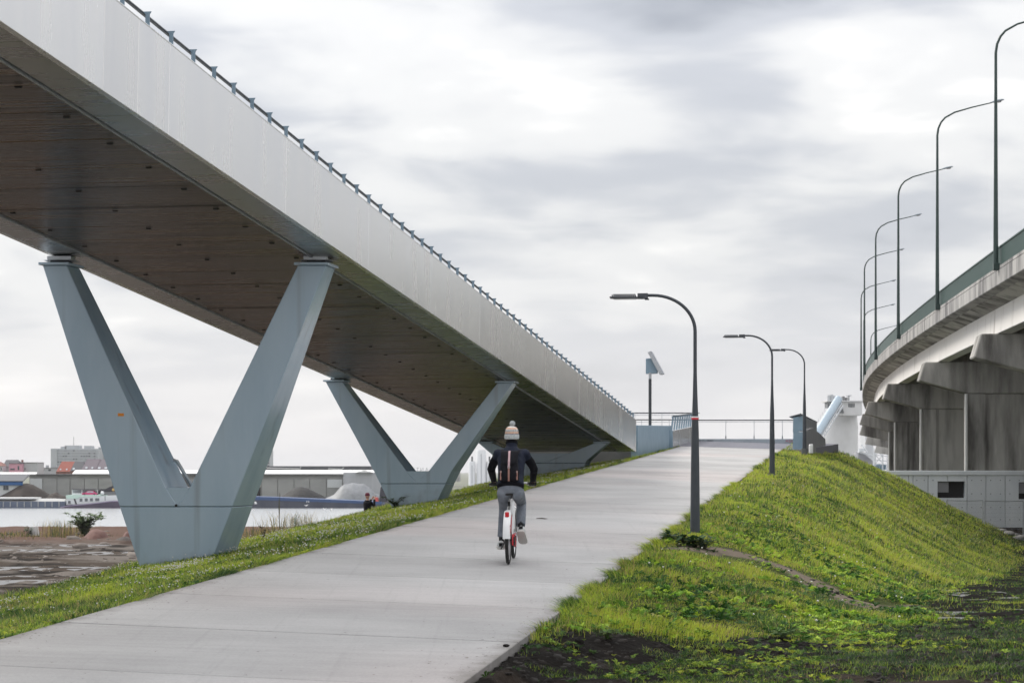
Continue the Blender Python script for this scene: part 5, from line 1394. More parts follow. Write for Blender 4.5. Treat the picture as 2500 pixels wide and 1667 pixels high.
mb = MB(); fb(mb, 174, 240, 1193, 1194.3, d + 1.2, 3.5); put('wheelhouse_roof', mb, M_tarp, b1)
mb = MB(); fb(mb, 178, 232, 1195, 1203, d + 2.5, .1); put('wheelhouse_glass', mb, M_glass2, b1)
mb = MB(); mb.ell(P(250, 1203, d + 1), (.36, .36, .36), 14, 10); put('radar_dome', mb, M_bw, b1, smooth=60)
mb = MB(); mb.tube([P(256.5, 1221, d), P(256.5, 1206, d)], .05, 6); mb.ell(P(256.5, 1206, d), (.1, .1, .1), 8, 6); put('lamp_mast', mb, M_tarp, b1)
mb = MB(); mb.prism([P(233, 1199, d + 2), P(250, 1193.5, d + 2), P(258, 1193, d + 2), P(268, 1188, d + 2), P(281, 1184, d + 2), P(286, 1200, d + 2), P(258, 1201, d + 2), P(240, 1206, d + 2)], (0, 2, 0)); put('tarpaulin', mb, M_tarp, b1)
mb = MB(); mb.ell(P(277, 1195, d + 1.9), (.32, .1, .28), 10, 8); put('buoy', mb, material('buoy_yellow', (.6, .4, .12), rough=.5), b1)
mb = MB(); fb(mb, 253, 287, 1201, 1208, d + 1, .6); put('boat_rail', mb, M_pgrey, b1)
# pink car carried on deck
car = thing('car', 'small bright pink car on the deckhouse roof of the left barge', 'car', P(219, 1207.6, d + 1.4))
pr = [(200, 1207), (200.5, 1203.4), (208, 1202), (214, 1197.8), (227, 1197.8), (232, 1201.8), (236, 1203), (236.5, 1207)]
mb = MB(); mb.prism([P(u, v, d + 1.2) for u, v in pr], (0, 1.5, 0)); put('body', mb, M_pinkc, car, bevel=.04)
mb = MB(); mb.prism([P(210, 1202, d + 1.17), P(215, 1198.6, d + 1.17), P(226, 1198.6, d + 1.17), P(230, 1202, d + 1.17)], (0, .03, 0)); put('window', mb, M_glass2, car)
for u in (206, 230):
    c = P(u, 1206.3, d + 1.15); mb = MB(); mb.tube([c, c + Vector((0, .15, 0))], .14, 12); put('wheel', mb, M_black, car)
b2 = thing('barge', 'long dark barge with a bright blue gunwale, right of the near pier', 'barge', P(730, 1246, d))
mb = MB()
mb.prism([P(520, 1217, d), P(660, 1220, d), P(900, 1229, d), P(930, 1231, d), P(925, 1251, d), P(520, 1249, d)], (0, 9, 0)); put('hull', mb, material('barge_hull_dark', (.05, .055, .08), (.085, .09, .115), rough=.6, scale=.4), b2)
mb = MB()
mb.prism([P(520, 1209.5, d - .15), P(660, 1213, d - .15), P(890, 1222.5, d - .15), P(932, 1224.5, d - .15), P(932, 1231.5, d - .15), P(890, 1229, d - .15), P(660, 1221, d - .15), P(520, 1217.6, d - .15)], (0, 9.3, 0)); put('gunwale', mb, material('gunwale_blue', (.035, .075, .18), rough=.45), b2)
for u in (748.5, 753):
    mb = MB(); fb(mb, u, u + 1.6, 1222.5 - .2, 1226, d - .2, .04); put('draught_mark', mb, M_white, b2)
mb = MB(); mb.prism([P(912, 1224, d + 1), P(924, 1224, d + 1), P(922, 1214, d + 1), P(913, 1213.5, d + 1)], (0, 3, 0)); put('wheelhouse', mb, material('signal_red', (.62, .10, .08), rough=.5), b2)
mb = MB(); mb.prism([P(925, 1225, d + 1), P(946, 1225, d + 1), P(941, 1198, d + 1), P(932, 1186, d + 1), P(929, 1190, d + 1)], (0, 3, 0)); put('foredeck_gear', mb, M_tarp, b2)

# gulls over the water
M_gull = material('gull_white', (.74, .74, .74), rough=.6)
def gull(wa):
    mb = MB(); mb.ell((0, 0, 0), (.22, .09, .08), 10, 6); mb.ell((.23, 0, .04), (.07, .06, .06), 8, 6)
    mb.add([(-.2, -.04, 0), (-.2, .04, 0), (-.38, .07, 0.01), (-.38, -.07, .01), (-.2, -.04, .02), (-.2, .04, .02), (-.38, .07, .02), (-.38, -.07, .02)], [(0, 1, 2, 3), (7, 6, 5, 4), (0, 3, 7, 4), (1, 0, 4, 5), (2, 1, 5, 6), (3, 2, 6, 7)])
    for q in (-1, 1):
        t1 = (0.02, q * .34, .34 * wa); t2 = (-.12, q * .62, .40 * wa)
        mb.add([(.1, q * .06, .03), (-.08, q * .06, .03), (-.12, t1[1], t1[2]), (.08, t1[1], t1[2]), (-.2, t2[1], t2[2]), (.1, q * .06, .045), (-.08, q * .06, .045), (-.12, t1[1], t1[2] + .012), (.08, t1[1], t1[2] + .012)],
               [(0, 1, 2, 3), (3, 2, 4), (8, 7, 6, 5), (4, 7, 8), (0, 3, 8, 5), (2, 1, 6, 7), (1, 0, 5, 6), (3, 4, 8), (4, 2, 7)])
    return mb
for i, (u, v, wa, rz) in enumerate(((624, 1229, 1.0, .4), (747, 1234, .5, 2.2), (619, 1244.5, .1, 0), (808, 1247, 1.2, 3.0), (793, 1243, .7, 1.0))):
    o = link('gull', gull(wa).mesh('gull', smooth=50), M_gull, None, P(u, v, 330)); o.rotation_euler = (0, 0, rz); o.scale = (.8, .8, .8)
    tag(o, ['white gull with raised wings against the hull near the pier', 'white gull gliding against the middle of the dark hull', 'white gull low by the waterline beside the pier', 'white gull with steep wings above the far right water', 'small white gull left of the steep winged one'][i], 'gull', 'gulls over the canal')
# ------------------------------------------------------------------ rider and bicycle
def remesh(mb, name, voxel, smooth=3, fac=.5):
    o = link('tmp', mb.mesh('tmp'))
    m = o.modifiers.new('r', 'REMESH'); m.mode = 'VOXEL'; m.voxel_size = voxel
    s = o.modifiers.new('s', 'SMOOTH'); s.iterations = smooth; s.factor = fac
    dg = bpy.context.evaluated_depsgraph_get()
    me = bpy.data.meshes.new_from_object(o.evaluated_get(dg)); me.name = name
    bpy.data.objects.remove(o); me.shade_smooth(); me.materials.clear()
    return me
M_tyre = material('tyre_rubber', (.012, .012, .012), rough=.75)
M_chrome = material('bike_alloy', (.5, .5, .51), rough=.3, metal=.9)
M_bwhite = material('bike_white', (.76, .76, .76), rough=.35)
M_bred = material('bike_red', (.50, .012, .025), rough=.35)
M_tail = material('tail_light', (.55, .01, .02), rough=.15)
M_sad = material('saddle_black', (.014, .014, .015), rough=.45)
M_den = material('grey_trousers', (.125, .142, .172), (.20, .218, .25), rough=.85, scale=9, detail=8, bump=.025, bscale=9, coord='obj')
M_jack = material('navy_jacket', (.005, .008, .020), (.011, .016, .034), rough=.7, spec=.22, scale=8, bump=.03, bscale=7, coord='obj')
M_slv = material('black_sleeve', (.002, .002, .004), (.005, .005, .008), rough=.8, spec=.15, scale=8, bump=.006, bscale=12, coord='obj')
M_skin = material('skin', (.42, .24, .17), rough=.55)
M_glove = material('black_glove', (.010, .011, .014), rough=.6)
M_shoe = material('pale_shoe', (.50, .52, .52), (.62, .63, .62), rough=.6, scale=20, coord='obj'); M_sole = material('white_sole', (.55, .54, .51), rough=.7); M_sock = material('black_sock', (.01, .01, .012), rough=.9)
M_bag = material('charcoal_canvas', (.006, .006, .008), (.011, .011, .015), rough=.85, spec=.15, scale=14, bump=.004, bscale=30, coord='obj')
M_strap = material('tan_leather', (.30, .15, .12), rough=.55); M_strap2 = material('pink_leather', (.52, .34, .36), rough=.55)
M_kn1 = material('grey_wool', (.36, .38, .39), (.60, .61, .61), rough=.95, scale=55, bump=.012, bscale=60, coord='obj')
M_kn2 = material('cream_wool', (.62, .58, .54), (.72, .69, .66), rough=.95, scale=50, bump=.010, bscale=60, coord='obj')
M_kn3 = material('orange_wool', (.62, .30, .17), (.70, .52, .42), rough=.95, scale=50, bump=.010, bscale=60, coord='obj')
M_kn4 = material('blue_wool', (.10, .12, .17), (.45, .46, .48), rough=.95, scale=70, bump=.010, bscale=60, coord='obj')

RY = 29.45; RX = (1241 - 1250) / F * RY
RZ = zp(RX, RY) + .002
ROT = (math.atan(.0369), 0, -math.radians(3.8))
bike = thing('bicycle', 'white and red city bicycle under the rider on the concrete path', 'bicycle', (RX, RY, RZ), rot=ROT)
def bp(name, mb, mt, par=bike, smooth=45, bevel=0): return link(name, mb.mesh(name, (0, 0, 0), bevel, smooth), mt, par)
WR = .33
def wheel(yc, label=None):
    w = None
    c = Vector((0, yc, WR))
    circ = lambda r, n=40: [c + Vector((0, r * math.cos(a), r * math.sin(a))) for a in [2 * math.pi * i / n for i in range(n)]]
    def ringmesh(r, rad, flat=1.0, n=40, m=10):
        mb = MB(); V = []; Fc = []
        for i in range(n):
            a = 2 * math.pi * i / n
            for j in range(m):
                b = 2 * math.pi * j / m; rr = r + rad * math.cos(b)
                V.append(c + Vector((rad * flat * math.sin(b), rr * math.cos(a), rr * math.sin(a))))
        for i in range(n):
            for j in range(m): Fc.append((i * m + j, i * m + (j + 1) % m, ((i + 1) % n) * m + (j + 1) % m, ((i + 1) % n) * m + j))
        mb.add(V, Fc); return mb
    mb = MB(); mb.tube([c + Vector((-.05, 0, 0)), c + Vector((.05, 0, 0))], .028, 12); w = bp('wheel', mb, M_chrome)
    bp('tyre', ringmesh(WR - .024, .024, 1.0), M_tyre, w); bp('rim', ringmesh(WR - .052, .013, 1.0, m=8), M_chrome, w)
    mb = MB()
    for i in range(28):
        a = 2 * math.pi * i / 28; mb.tube([c + Vector((.025 * (-1) ** i, .02 * math.cos(a), .02 * math.sin(a))), c + Vector((0, (WR - .055) * math.cos(a + .1), (WR - .055) * math.sin(a + .1)))], .0013, 4)
    sp = bp('spokes', mb, M_chrome, w); sp['kind'] = 'stuff'
wheel(0); wheel(1.05)
def guard(yc, r, a0, a1, w, dep, mt, name):
    mb = MB(); rings = []
    for i in range(15):
        a = a0 + (a1 - a0) * i / 14; cs, sn = math.cos(a), math.sin(a)
        pr = [(-w, r - dep), (-w * .9, r - .006), (-w * .45, r + .006), (w * .45, r + .006), (w * .9, r - .006), (w, r - dep), (w * .9, r - dep), (w * .8, r - .014), (0, r - .003), (-w * .8, r - .014), (-w * .9, r - dep)]
        rings.append([(x, yc + q * cs, WR + q * sn) for x, q in pr])
    mb.loft(rings); return bp(name, mb, mt)
mg = guard(0, .375, math.radians(60), math.radians(176), .050, .045, M_bwhite, 'mudguard')
guard(1.05, .372, math.radians(20), math.radians(165), .036, .02, M_bwhite, 'mudguard')
mb = MB()
for z, h in ((.40, .012), (.435, .02), (.475, .012), (.51, .022)):
    mb.box(.0505, .0525, -.345, -.30, z, z + h)
bp('red_print', mb, M_bred, mg)
BB = Vector((0, .43, .29)); ST = Vector((0, .20, .80))
mb = MB()
mb.tube([BB, ST], .020, 10); mb.tube([BB + Vector((0, .03, .02)), (0, .62, .42), (0, .80, .66), (0, .86, .78)], [.032, .032, .030, .026], 12)
for q in (-1, 1):
    mb.tube([(q * .055, 0, WR), (q * .05, .2, .31), (q * .02, .41, .29)], .011, 8); mb.tube([(q * .055, 0, WR), (q * .05, .08, .52), (q * .015, .20, .74)], .009, 8)
bp('frame', mb, M_bwhite)
mb = MB(); mb.tube([(0, .855, .72), (0, .83, .90)], .022, 10)
for q in (-1, 1): mb.tube([(0, .86, .71), (q * .055, .885, .68), (q * .058, 1.05, WR)], .013, 8)
bp('fork', mb, M_bwhite)
mb = MB(); mb.tube([(0, .205, .78), (0, .14, .905)], .014, 10); bp('seat_post', mb, M_chrome)
mb = MB(); mb.tube([(.0, .06, .66), (.0, .215, .76)], .006, 6); mb.tube([(-.015, .18, .78), (.015, .18, .78)], .03, 10); bp('seat_clamp', mb, M_sad)
mb = MB()
mb.loft([[(x * k, y, z) for x, z in ((-1, .0), (-.8, .028), (0, .034), (.8, .028), (1, .0), (.85, -.022), (0, -.03), (-.85, -.022))] for y, k, z0 in ((0, 1, 0),)] if False else
        [[(cx * w, yy, .925 + cz * h) for cx, cz in ((-1, -.2), (-.85, .7), (-.3, 1), (.3, 1), (.85, .7), (1, -.2), (.7, -1), (-.7, -1))] for yy, w, h in ((-.02, .05, .018), (0, .085, .03), (.06, .092, .034), (.13, .07, .03), (.2, .035, .024), (.27, .022, .018), (.285, .012, .01))])
bp('saddle', mb, M_sad)
mb = MB()
for q in (-1, 1): mb.tube([(q * .045, .0, .885), (q * .02, .15, .888)], .006, 6); mb.tube([(q * .04, .01, .90), (q * .045, .005, .865), (q * .03, .05, .86)], .008, 6)
bp('saddle_springs', mb, M_sad)
mb = MB(); mb.tube([(-.30, .70, 1.015), (-.2, .745, 1.03), (-.08, .80, 1.03), (0, .815, 1.0), (.08, .80, 1.03), (.2, .745, 1.03), (.30, .70, 1.015)], .0115, 10); mb.tube([(0, .83, .88), (0, .815, 1.0)], .014, 8)
hb = bp('handlebar', mb, M_chrome)
for q in (-1, 1):
    mb = MB(); mb.tube([(q * .215, .740, 1.029), (q * .305, .697, 1.014)], .017, 10); bp('grip', mb, M_sad, hb)
    mb = MB(); mb.tube([(q * .205, .755, 1.025), (q * .215, .79, 1.0), (q * .30, .765, .985)], .006, 6); bp('brake_lever', mb, M_chrome, hb)
mb = MB(); mb.box(-.026, .026, -.235, -.195, .615, .695); rl = bp('rear_light', mb, M_bred, smooth=None, bevel=.008)
mb = MB(); mb.box(-.02, .02, -.2425, -.234, .63, .685); bp('lens', mb, M_tail, rl, smooth=None, bevel=.004)
mb = MB(); mb.hexa([(.052, -.06, .25), (.07, -.06, .25), (.07, .5, .24), (.052, .5, .24), (.052, -.06, .40), (.07, -.06, .40), (.07, .52, .37), (.052, .52, .37)]); mb.tube([(.05, .43, .29), (.075, .43, .29)], .095, 18); bp('chain_case', mb, M_bred, bevel=.006)
mb = MB(); mb.hexa([(.04, -.17, .42), (.052, -.17, .42), (.045, .1, .60), (.035, .1, .60), (.04, -.20, .50), (.052, -.20, .50), (.045, .06, .70), (.035, .06, .70)]); bp('skirt_guard', mb, M_bred, bevel=.004)
CR = {1: Vector((.10, .29, .365)), -1: Vector((-.10, .57, .215))}
for q in (-1, 1):
    mb = MB(); mb.tube([(q * .075, .43, .29), (q * .085, CR[q].y, CR[q].z)], .011, 8); cr = bp('crank', mb, M_chrome)
    mb = MB(); p = CR[q]; mb.box(p.x if q > 0 else p.x - .09, p.x + .09 if q > 0 else p.x, p.y - .035, p.y + .035, p.z - .012, p.z + .012); pd = bp('pedal', mb, M_sad, bevel=.004, smooth=None)
    mb = MB()
    for e in (-1, 1): mb.box(p.x + q * .02, p.x + q * .07, p.y + e * .0355 - .002, p.y + e * .0355 + .002, p.z - .008, p.z + .008)
    bp('pedal_reflector', mb, material('amber', (.55, .22, .02), rough=.3) if 'amber' not in bpy.data.materials else bpy.data.materials['amber'], pd)
mb = MB(); mb.tube([(-.07, .30, .27), (-.10, .12, .20)], .010, 8); mb.tube([(.03, 0, .33), (.085, -.01, .33)], .03, 10); mb.box(.05, .09, -.03, .04, .255, .30); bp('kickstand', mb, M_sad)

# rider: one continuous body, clothes as children
mb = MB()
T = lambda pts, rs, n=14: mb.tube(pts, rs, n)
hd = Vector((.0, .37, 1.665))
mb.ell(hd + Vector((0, .01, .015)), (.074, .093, .108), 20, 14)
mb.ell(hd + Vector((0, .03, -.06)), (.055, .065, .06), 14, 10)
mb.tube([hd + Vector((0, .085, .02)), hd + Vector((0, .118, -.018)), hd + Vector((0, .09, -.03))], [.012, .017, .014], 8)
mb.ell(hd + Vector((0, .093, -.055)), (.022, .01, .008), 8, 6)
for q in (-1, 1):
    mb.ell(hd + Vector((q * .075, .005, -.005)), (.010, .022, .034), 10, 8); mb.ell(hd + Vector((q * .03, .088, .025)), (.013, .01, .009), 8, 6)
T([(0, .335, 1.48), (0, .355, 1.60)], [(.055, .055), (.052, .055)])
T([(0, .10, .93), (0, .14, 1.02), (0, .20, 1.16), (0, .27, 1.32), (0, .32, 1.44), (0, .335, 1.50)], [(.14, .10), (.145, .10), (.13, .095), (.15, .10), (.15, .085), (.07, .07)], 18)
SH = {q: Vector((q * .165, .315, 1.445)) for q in (-1, 1)}
EL = {-1: Vector((-.275, .44, 1.225)), 1: Vector((.285, .44, 1.225))}
WRI = {q: Vector((q * .262, .655, 1.065)) for q in (-1, 1)}
HIP = {q: Vector((q * .085, .12, .94)) for q in (-1, 1)}
KN = {-1: Vector((-.110, .47, .720)), 1: Vector((.115, .52, .775))}
AN = {-1: Vector((-.140, .44, .300)), 1: Vector((.125, .235, .475))}
for q in (-1, 1):
    T([SH[q], EL[q], WRI[q]], [.045, .036, .026], 10)
    mb.ell(WRI[q] + Vector((0, .035, -.012)), (.036, .04, .018), 10, 8)
    T([HIP[q], KN[q], AN[q]], [.075, .050, .036], 12)
    ft = AN[q]
    if q < 0: T([ft, ft + Vector((0, -.03, -.06)), ft + Vector((0, .10, -.085))], [.034, .036, .03], 10)
    else: T([ft, ft + Vector((0, -.02, -.055)), ft + Vector((0, .07, -.11))], [.034, .036, .03], 10)
person = link('person', remesh(mb, 'person', .010, 4), M_skin, None, (RX, RY, RZ)); person.rotation_euler = ROT
# the rider sits a touch right of the wheel line
person.location = Vector((RX + .025, RY, RZ))
tag(person, 'person cycling away in navy jacket, grey trousers and bobble hat', 'person')
def cloth(name, me, mt, par=None): return link(name, me, mt, par or person)
# jacket body and sleeves
mb = MB()
mb.tube([(0, .075, 1.00), (0, .10, 1.03), (0, .145, 1.10), (0, .20, 1.20), (0, .255, 1.32), (0, .30, 1.42), (0, .325, 1.485), (0, .335, 1.525)],
        [(.170, .135), (.178, .140), (.172, .138), (.172, .136), (.184, .136), (.186, .118), (.120, .095), (.070, .072)], 24)
mb.tube([(0, .335, 1.51), (0, .345, 1.575)], [(.076, .076), (.074, .076)], 18)
for q in (-1, 1):
    mb.ell(SH[q] + Vector((q * .004, -.005, -.01)), (.075, .072, .065), 14, 10)
    mb.tube([SH[q], SH[q].lerp(EL[q], .35)], [.072, .066], 14)
cloth('jacket', remesh(mb, 'jacket', .011, 5), M_jack)
for q in (-1, 1):
    mb = MB(); a, b, c = SH[q].lerp(EL[q], .22), EL[q], WRI[q]
    mb.tube([a, a.lerp(b, .5) + Vector((q * .012, 0, 0)), b + Vector((q * .006, 0, 0)), b.lerp(c, .5), c + (c - b).normalized() * -.005], [.062, .060, .054, .048, .040], 14)
    mb.ell(b, (.056, .056, .056), 12, 9)
    cloth('sleeve', remesh(mb, 'sleeve', .009, 4), M_slv)
# collar of a scarf and hem band
mb = MB(); mb.tube([(0, .338, 1.555), (0, .348, 1.578), (0, .356, 1.612)], [(.082, .080), (.084, .082), (.072, .074)], 18); cloth('scarf', remesh(mb, 'scarf', .009, 2), M_slv)
mb = MB(); mb.tube([(0, .068, .985), (0, .085, 1.02)], [(.172, .137), (.180, .143)], 24); cloth('jacket_hem', mb.mesh('jacket_hem', smooth=60), M_slv)
# trousers
mb = MB()
mb.tube([(0, .07, .90), (0, .085, .95), (0, .10, 1.01), (0, .105, 1.04)], [(.150, .115), (.172, .135), (.168, .132), (.160, .125)], 20)
for q in (-1, 1):
    mb.ell(HIP[q] + Vector((q * .005, -.05, -.02)), (.088, .098, .09), 14, 10)
    k, a = KN[q], AN[q]
    mb.tube([HIP[q] + Vector((0, -.015, 0)), HIP[q].lerp(k, .5), k, k.lerp(a, .45), a.lerp(k, .06)], [.096, .084, .070, .066, .062], 14)
    mb.ell(k, (.070, .070, .068), 12, 9)
cloth('trousers', remesh(mb, 'trousers', .011, 4), M_den)
# back pockets and seam
mb = MB()
for q in (-1, 1): mb.box(q * .085 - .045, q * .085 + .045, -.066, -.056, .935, .938)
# socks, shoes
for q in (-1, 1):
    a = AN[q]; mb = MB()
    if q < 0: mb.tube([a + Vector((0, .005, .06)), a, a + Vector((0, .0, -.04))], .040, 12)
    else: mb.tube([a + Vector((0, .02, .06)), a, a + Vector((0, .0, -.04))], .040, 12)
    cloth('sock', mb.mesh('sock', smooth=60), M_sock)
    tilt = math.radians(2) if q < 0 else math.radians(-34)
    mb = MB()
    rg = []
    for yy, w, z0, z1 in ((-.085, .024, .022, .060), (-.075, .036, .012, .090), (-.04, .042, .010, .098), (.0, .043, .010, .088), (.05, .045, .010, .070), (.10, .049, .010, .056), (.145, .046, .011, .046), (.175, .032, .014, .036), (.185, .016, .018, .028)):
        rg.append([(w * math.cos(t), yy, z0 + (z1 - z0) * (.5 + .5 * math.sin(t))) for t in [2 * math.pi * i / 14 for i in range(14)]])
    mb.loft(rg)
    so = MB(); so.loft([[(w * 1.06 * sx, yy, z) for sx, z in ((-1, 0), (1, 0), (1.02, .020), (-1.02, .020))] for yy, w in ((-.092, .026), (-.08, .038), (-.03, .044), (.05, .046), (.11, .050), (.155, .046), (.185, .028), (.193, .014))])
    Mx = Matrix.Translation(a + (Vector((-.012, -.01, -.128)) if q < 0 else Vector((.012, -.035, -.115)))) @ Matrix.Rotation(tilt, 4, 'X') @ Matrix.Scale(1.18, 4) @ Matrix.Rotation(math.radians(4) * -q, 4, 'Z')
    for m_ in (mb, so): m_.v = [tuple(Mx @ Vector(v_)) for v_ in m_.v]
    sh_ = cloth('shoe', remesh(mb, 'shoe', .006, 2), M_shoe); cloth('sole', so.mesh('sole', smooth=40, bevel=.003), M_sole, sh_)
    mb = MB(); mb.box(-.022, .022, -.0885, -.082, .035, .075); mb.v = [tuple(Mx @ Vector(v_)) for v_ in mb.v]; cloth('heel_tab', mb.mesh('heel_tab'), M_sock, sh_)
# gloves: palm, four bent fingers of unequal length, thumb
for q in (-1, 1):
    mb = MB(); w = WRI[q]; gx = q * .262; g = Vector((gx, .718, 1.021))
    mb.tube([w + Vector((0, -.012, .004)), w + Vector((0, .02, 0)), (gx, .695, 1.054), (gx, .715, 1.050)], [(.030, .028), (.034, .024), (.044, .020), (.042, .017)], 12)
    for i, (dx, L) in enumerate(((-.033, .92), (-.011, 1.0), (.011, .96), (.032, .8))):
        x = gx - q * dx
        mb.tube([(x, .700, 1.054), (x, .728, 1.058), (x, .749, 1.042 + .004), (x, .752, 1.018), (x, .742 - .012 * (1 - L), 1.000 + .01 * (1 - L)), (x, .725, .997 + .008 * (1 - L))], [.0105, .0105, .010, .0095, .009, .008], 8)
    xi = gx - q * .048
    mb.tube([(gx - q * .030, .690, 1.046), (xi, .700, 1.032), (xi - q * .004, .718, 1.008), (xi + q * .008, .735, 1.000)], [.014, .0125, .011, .009], 8)
    cloth('glove', remesh(mb, 'glove', .0045, 2), M_glove)
# bobble hat in knitted bands
hc = hd + Vector((0, .0, 0))
def band(name, zs, rs, mt, fl=0, n=28):
    mb = MB(); rings = []
    for z, r in zip(zs, rs):
        rings.append([(hc.x + (r + (fl if i % 2 else 0)) * math.cos(a), hc.y + (r + (fl if i % 2 else 0)) * 1.13 * math.sin(a), hc.z + z) for i, a in enumerate([2 * math.pi * i / n for i in range(n)])])
    mb.loft(rings); return mb.mesh(name, smooth=35 if fl else 60)
hat = cloth('hat', band('hat', [-.036, -.038, -.02, .015, .022, .018], [.082, .091, .095, .094, .089, .080], M_kn1, .0035, 56), M_kn1)
cloth('knit_band', band('knit_band', [.010, .022, .034], [.086, .090, .090], M_kn4), M_kn4, hat)
cloth('knit_band', band('knit_band', [.0342, .046, .057], [.0898, .0895, .088], M_kn3), M_kn3, hat)
cloth('knit_band', band('knit_band', [.0572, .075, .092], [.0878, .085, .079], M_kn2), M_kn2, hat)
cloth('knit_band', band('knit_band', [.0922, .104, .113], [.0788, .072, .064], M_kn3), M_kn3, hat)
cloth('knit_band', band('knit_band', [.1132, .124, .132, .136], [.0638, .048, .028, .008], M_kn2), M_kn2, hat)
mb = MB()
for i in range(9):
    a = math.pi + math.pi * (i + .5) / 9; r = .0845
    mb.tube([(hc.x + r * math.cos(a - .11), hc.y + r * 1.13 * math.sin(a - .11), hc.z + .073), (hc.x + (r + .004) * math.cos(a), hc.y + (r + .004) * 1.13 * math.sin(a), hc.z + .083), (hc.x + r * math.cos(a + .11), hc.y + r * 1.13 * math.sin(a + .11), hc.z + .073), (hc.x + (r + .005) * math.cos(a), hc.y + (r + .005) * 1.13 * math.sin(a), hc.z + .065), (hc.x + r * math.cos(a - .11), hc.y + r * 1.13 * math.sin(a - .11), hc.z + .073)], .0032, 5)
cloth('knit_pattern', mb.mesh('knit_pattern'), M_kn4, hat)
bm = bmesh.new(); bmesh.ops.create_icosphere(bm, subdivisions=4, radius=.036)
for v_ in bm.verts: v_.co *= 1 + .22 * (random.random() - .5)
me = bpy.data.meshes.new('bobble'); bm.to_mesh(me); bm.free()
bo = cloth('bobble', me, M_kn1, hat); bo.location = hc + Vector((.008, 0, .166))

# backpack
bag = thing('backpack', 'charcoal canvas backpack with a pink leather strap on the rider\'s back', 'backpack', person.location, rot=ROT)
bgx = -.012
def bpk(y, z): return Vector((bgx, y, z))
mb = MB()
rg = []
for z, y, w, dep in ((1.075, .015, .098, .055), (1.085, .01, .112, .07), (1.16, .02, .122, .085), (1.26, .055, .118, .085), (1.36, .105, .108, .078), (1.43, .145, .100, .066), (1.45, .160, .085, .05)):
    rg.append([(bgx + w * (abs(math.cos(a)) ** .6) * (1 if math.cos(a) > 0 else -1), y + dep * (abs(math.sin(a)) ** .6) * (1 if math.sin(a) > 0 else -1), z) for a in [2 * math.pi * i / 24 for i in range(24)]])
mb.loft(rg); bk = link('pack_body', mb.mesh('pack_body', smooth=60), M_bag, bag)
mb = MB(); rg = []
ctr = [(1.475, .170, .095), (1.470, .120, .108), (1.45, .075, .112), (1.40, .042, .112), (1.345, .005, .104), (1.315, -.016, .080), (1.30, -.024, .050)]
for z, y, w in ctr:
    rg.append([(bgx + w * sx, y + .012 * abs(sx) ** 3, z) for sx in (-1, -.6, -.2, .2, .6, 1)] + [(bgx + w * sx, y + .012 * abs(sx) ** 3 - .010, z + .004) for sx in (1, .6, .2, -.2, -.6, -1)])
mb.loft(rg); link('flap', mb.mesh('flap', smooth=50), M_bag, bag)
def strip_(pts, w, mt, name, par=bag, th=.005):
    mb = MB(); rg = [[(p[0] - w, p[1], p[2]), (p[0] + w, p[1], p[2]), (p[0] + w, p[1] - th, p[2] + .001), (p[0] - w, p[1] - th, p[2] + .001)] for p in pts]
    mb.loft(rg); return link(name, mb.mesh(name, smooth=30), mt, par)
s1_ = strip_([(bgx, .105, 1.478), (bgx, .058, 1.452), (bgx, .027, 1.40), (bgx, -.012, 1.345), (bgx, -.042, 1.30), (bgx, -.047, 1.27)], .0125, M_strap2, 'strap')
strip_([(bgx, -.047, 1.27), (bgx, -.064, 1.20), (bgx, -.073, 1.14), (bgx, -.067, 1.088)], .0115, M_strap, 'strap')
def buckle(x, y, z, s_):
    mb = MB(); t = .0035
    for a in ((-s_, s_, -s_, -s_ + t), (-s_, s_, s_ - t, s_), (-s_, -s_ + t, -s_, s_), (s_ - t, s_, -s_, s_)): mb.box(x + a[0], x + a[1], y - .006, y, z + a[2], z + a[3])
    link('buckle', mb.mesh('buckle'), M_chrome, bag)
buckle(bgx, -.050, 1.272, .016)
mb = MB(); mb.box(bgx - .02, bgx + .02, -.032, -.026, 1.338, 1.343); link('loop', mb.mesh('loop'), M_strap2, bag)
for q in (-1, 1):
    mb = MB(); px_ = bgx + q * .10
    mb.loft([[(px_ + .032 * math.cos(a) , .0 + .05 * math.sin(a) + (z - 1.1) * .25, z) for a in [2 * math.pi * i / 14 for i in range(14)]] for z in (1.09, 1.10, 1.20, 1.215)])
    link('side_pocket', mb.mesh('side_pocket', smooth=50), M_bag, bag)
    strip_([(px_ + q * .006, -.024, 1.222), (px_ + q * .006, -.036, 1.17), (px_ + q * .008, -.052, 1.105)], .009, M_strap, 'strap'); buckle(px_ + q * .006, -.028, 1.205, .010)
    mb = MB(); mb.tube([(q * .080, .165, 1.44), (q * .10, .215, 1.475), (q * .112, .33, 1.492), (q * .115, .425, 1.44), (q * .125, .425, 1.36)], [(.024, .006)] * 5, 10); link('shoulder_strap', mb.mesh('shoulder_strap', smooth=50), M_bag, bag)

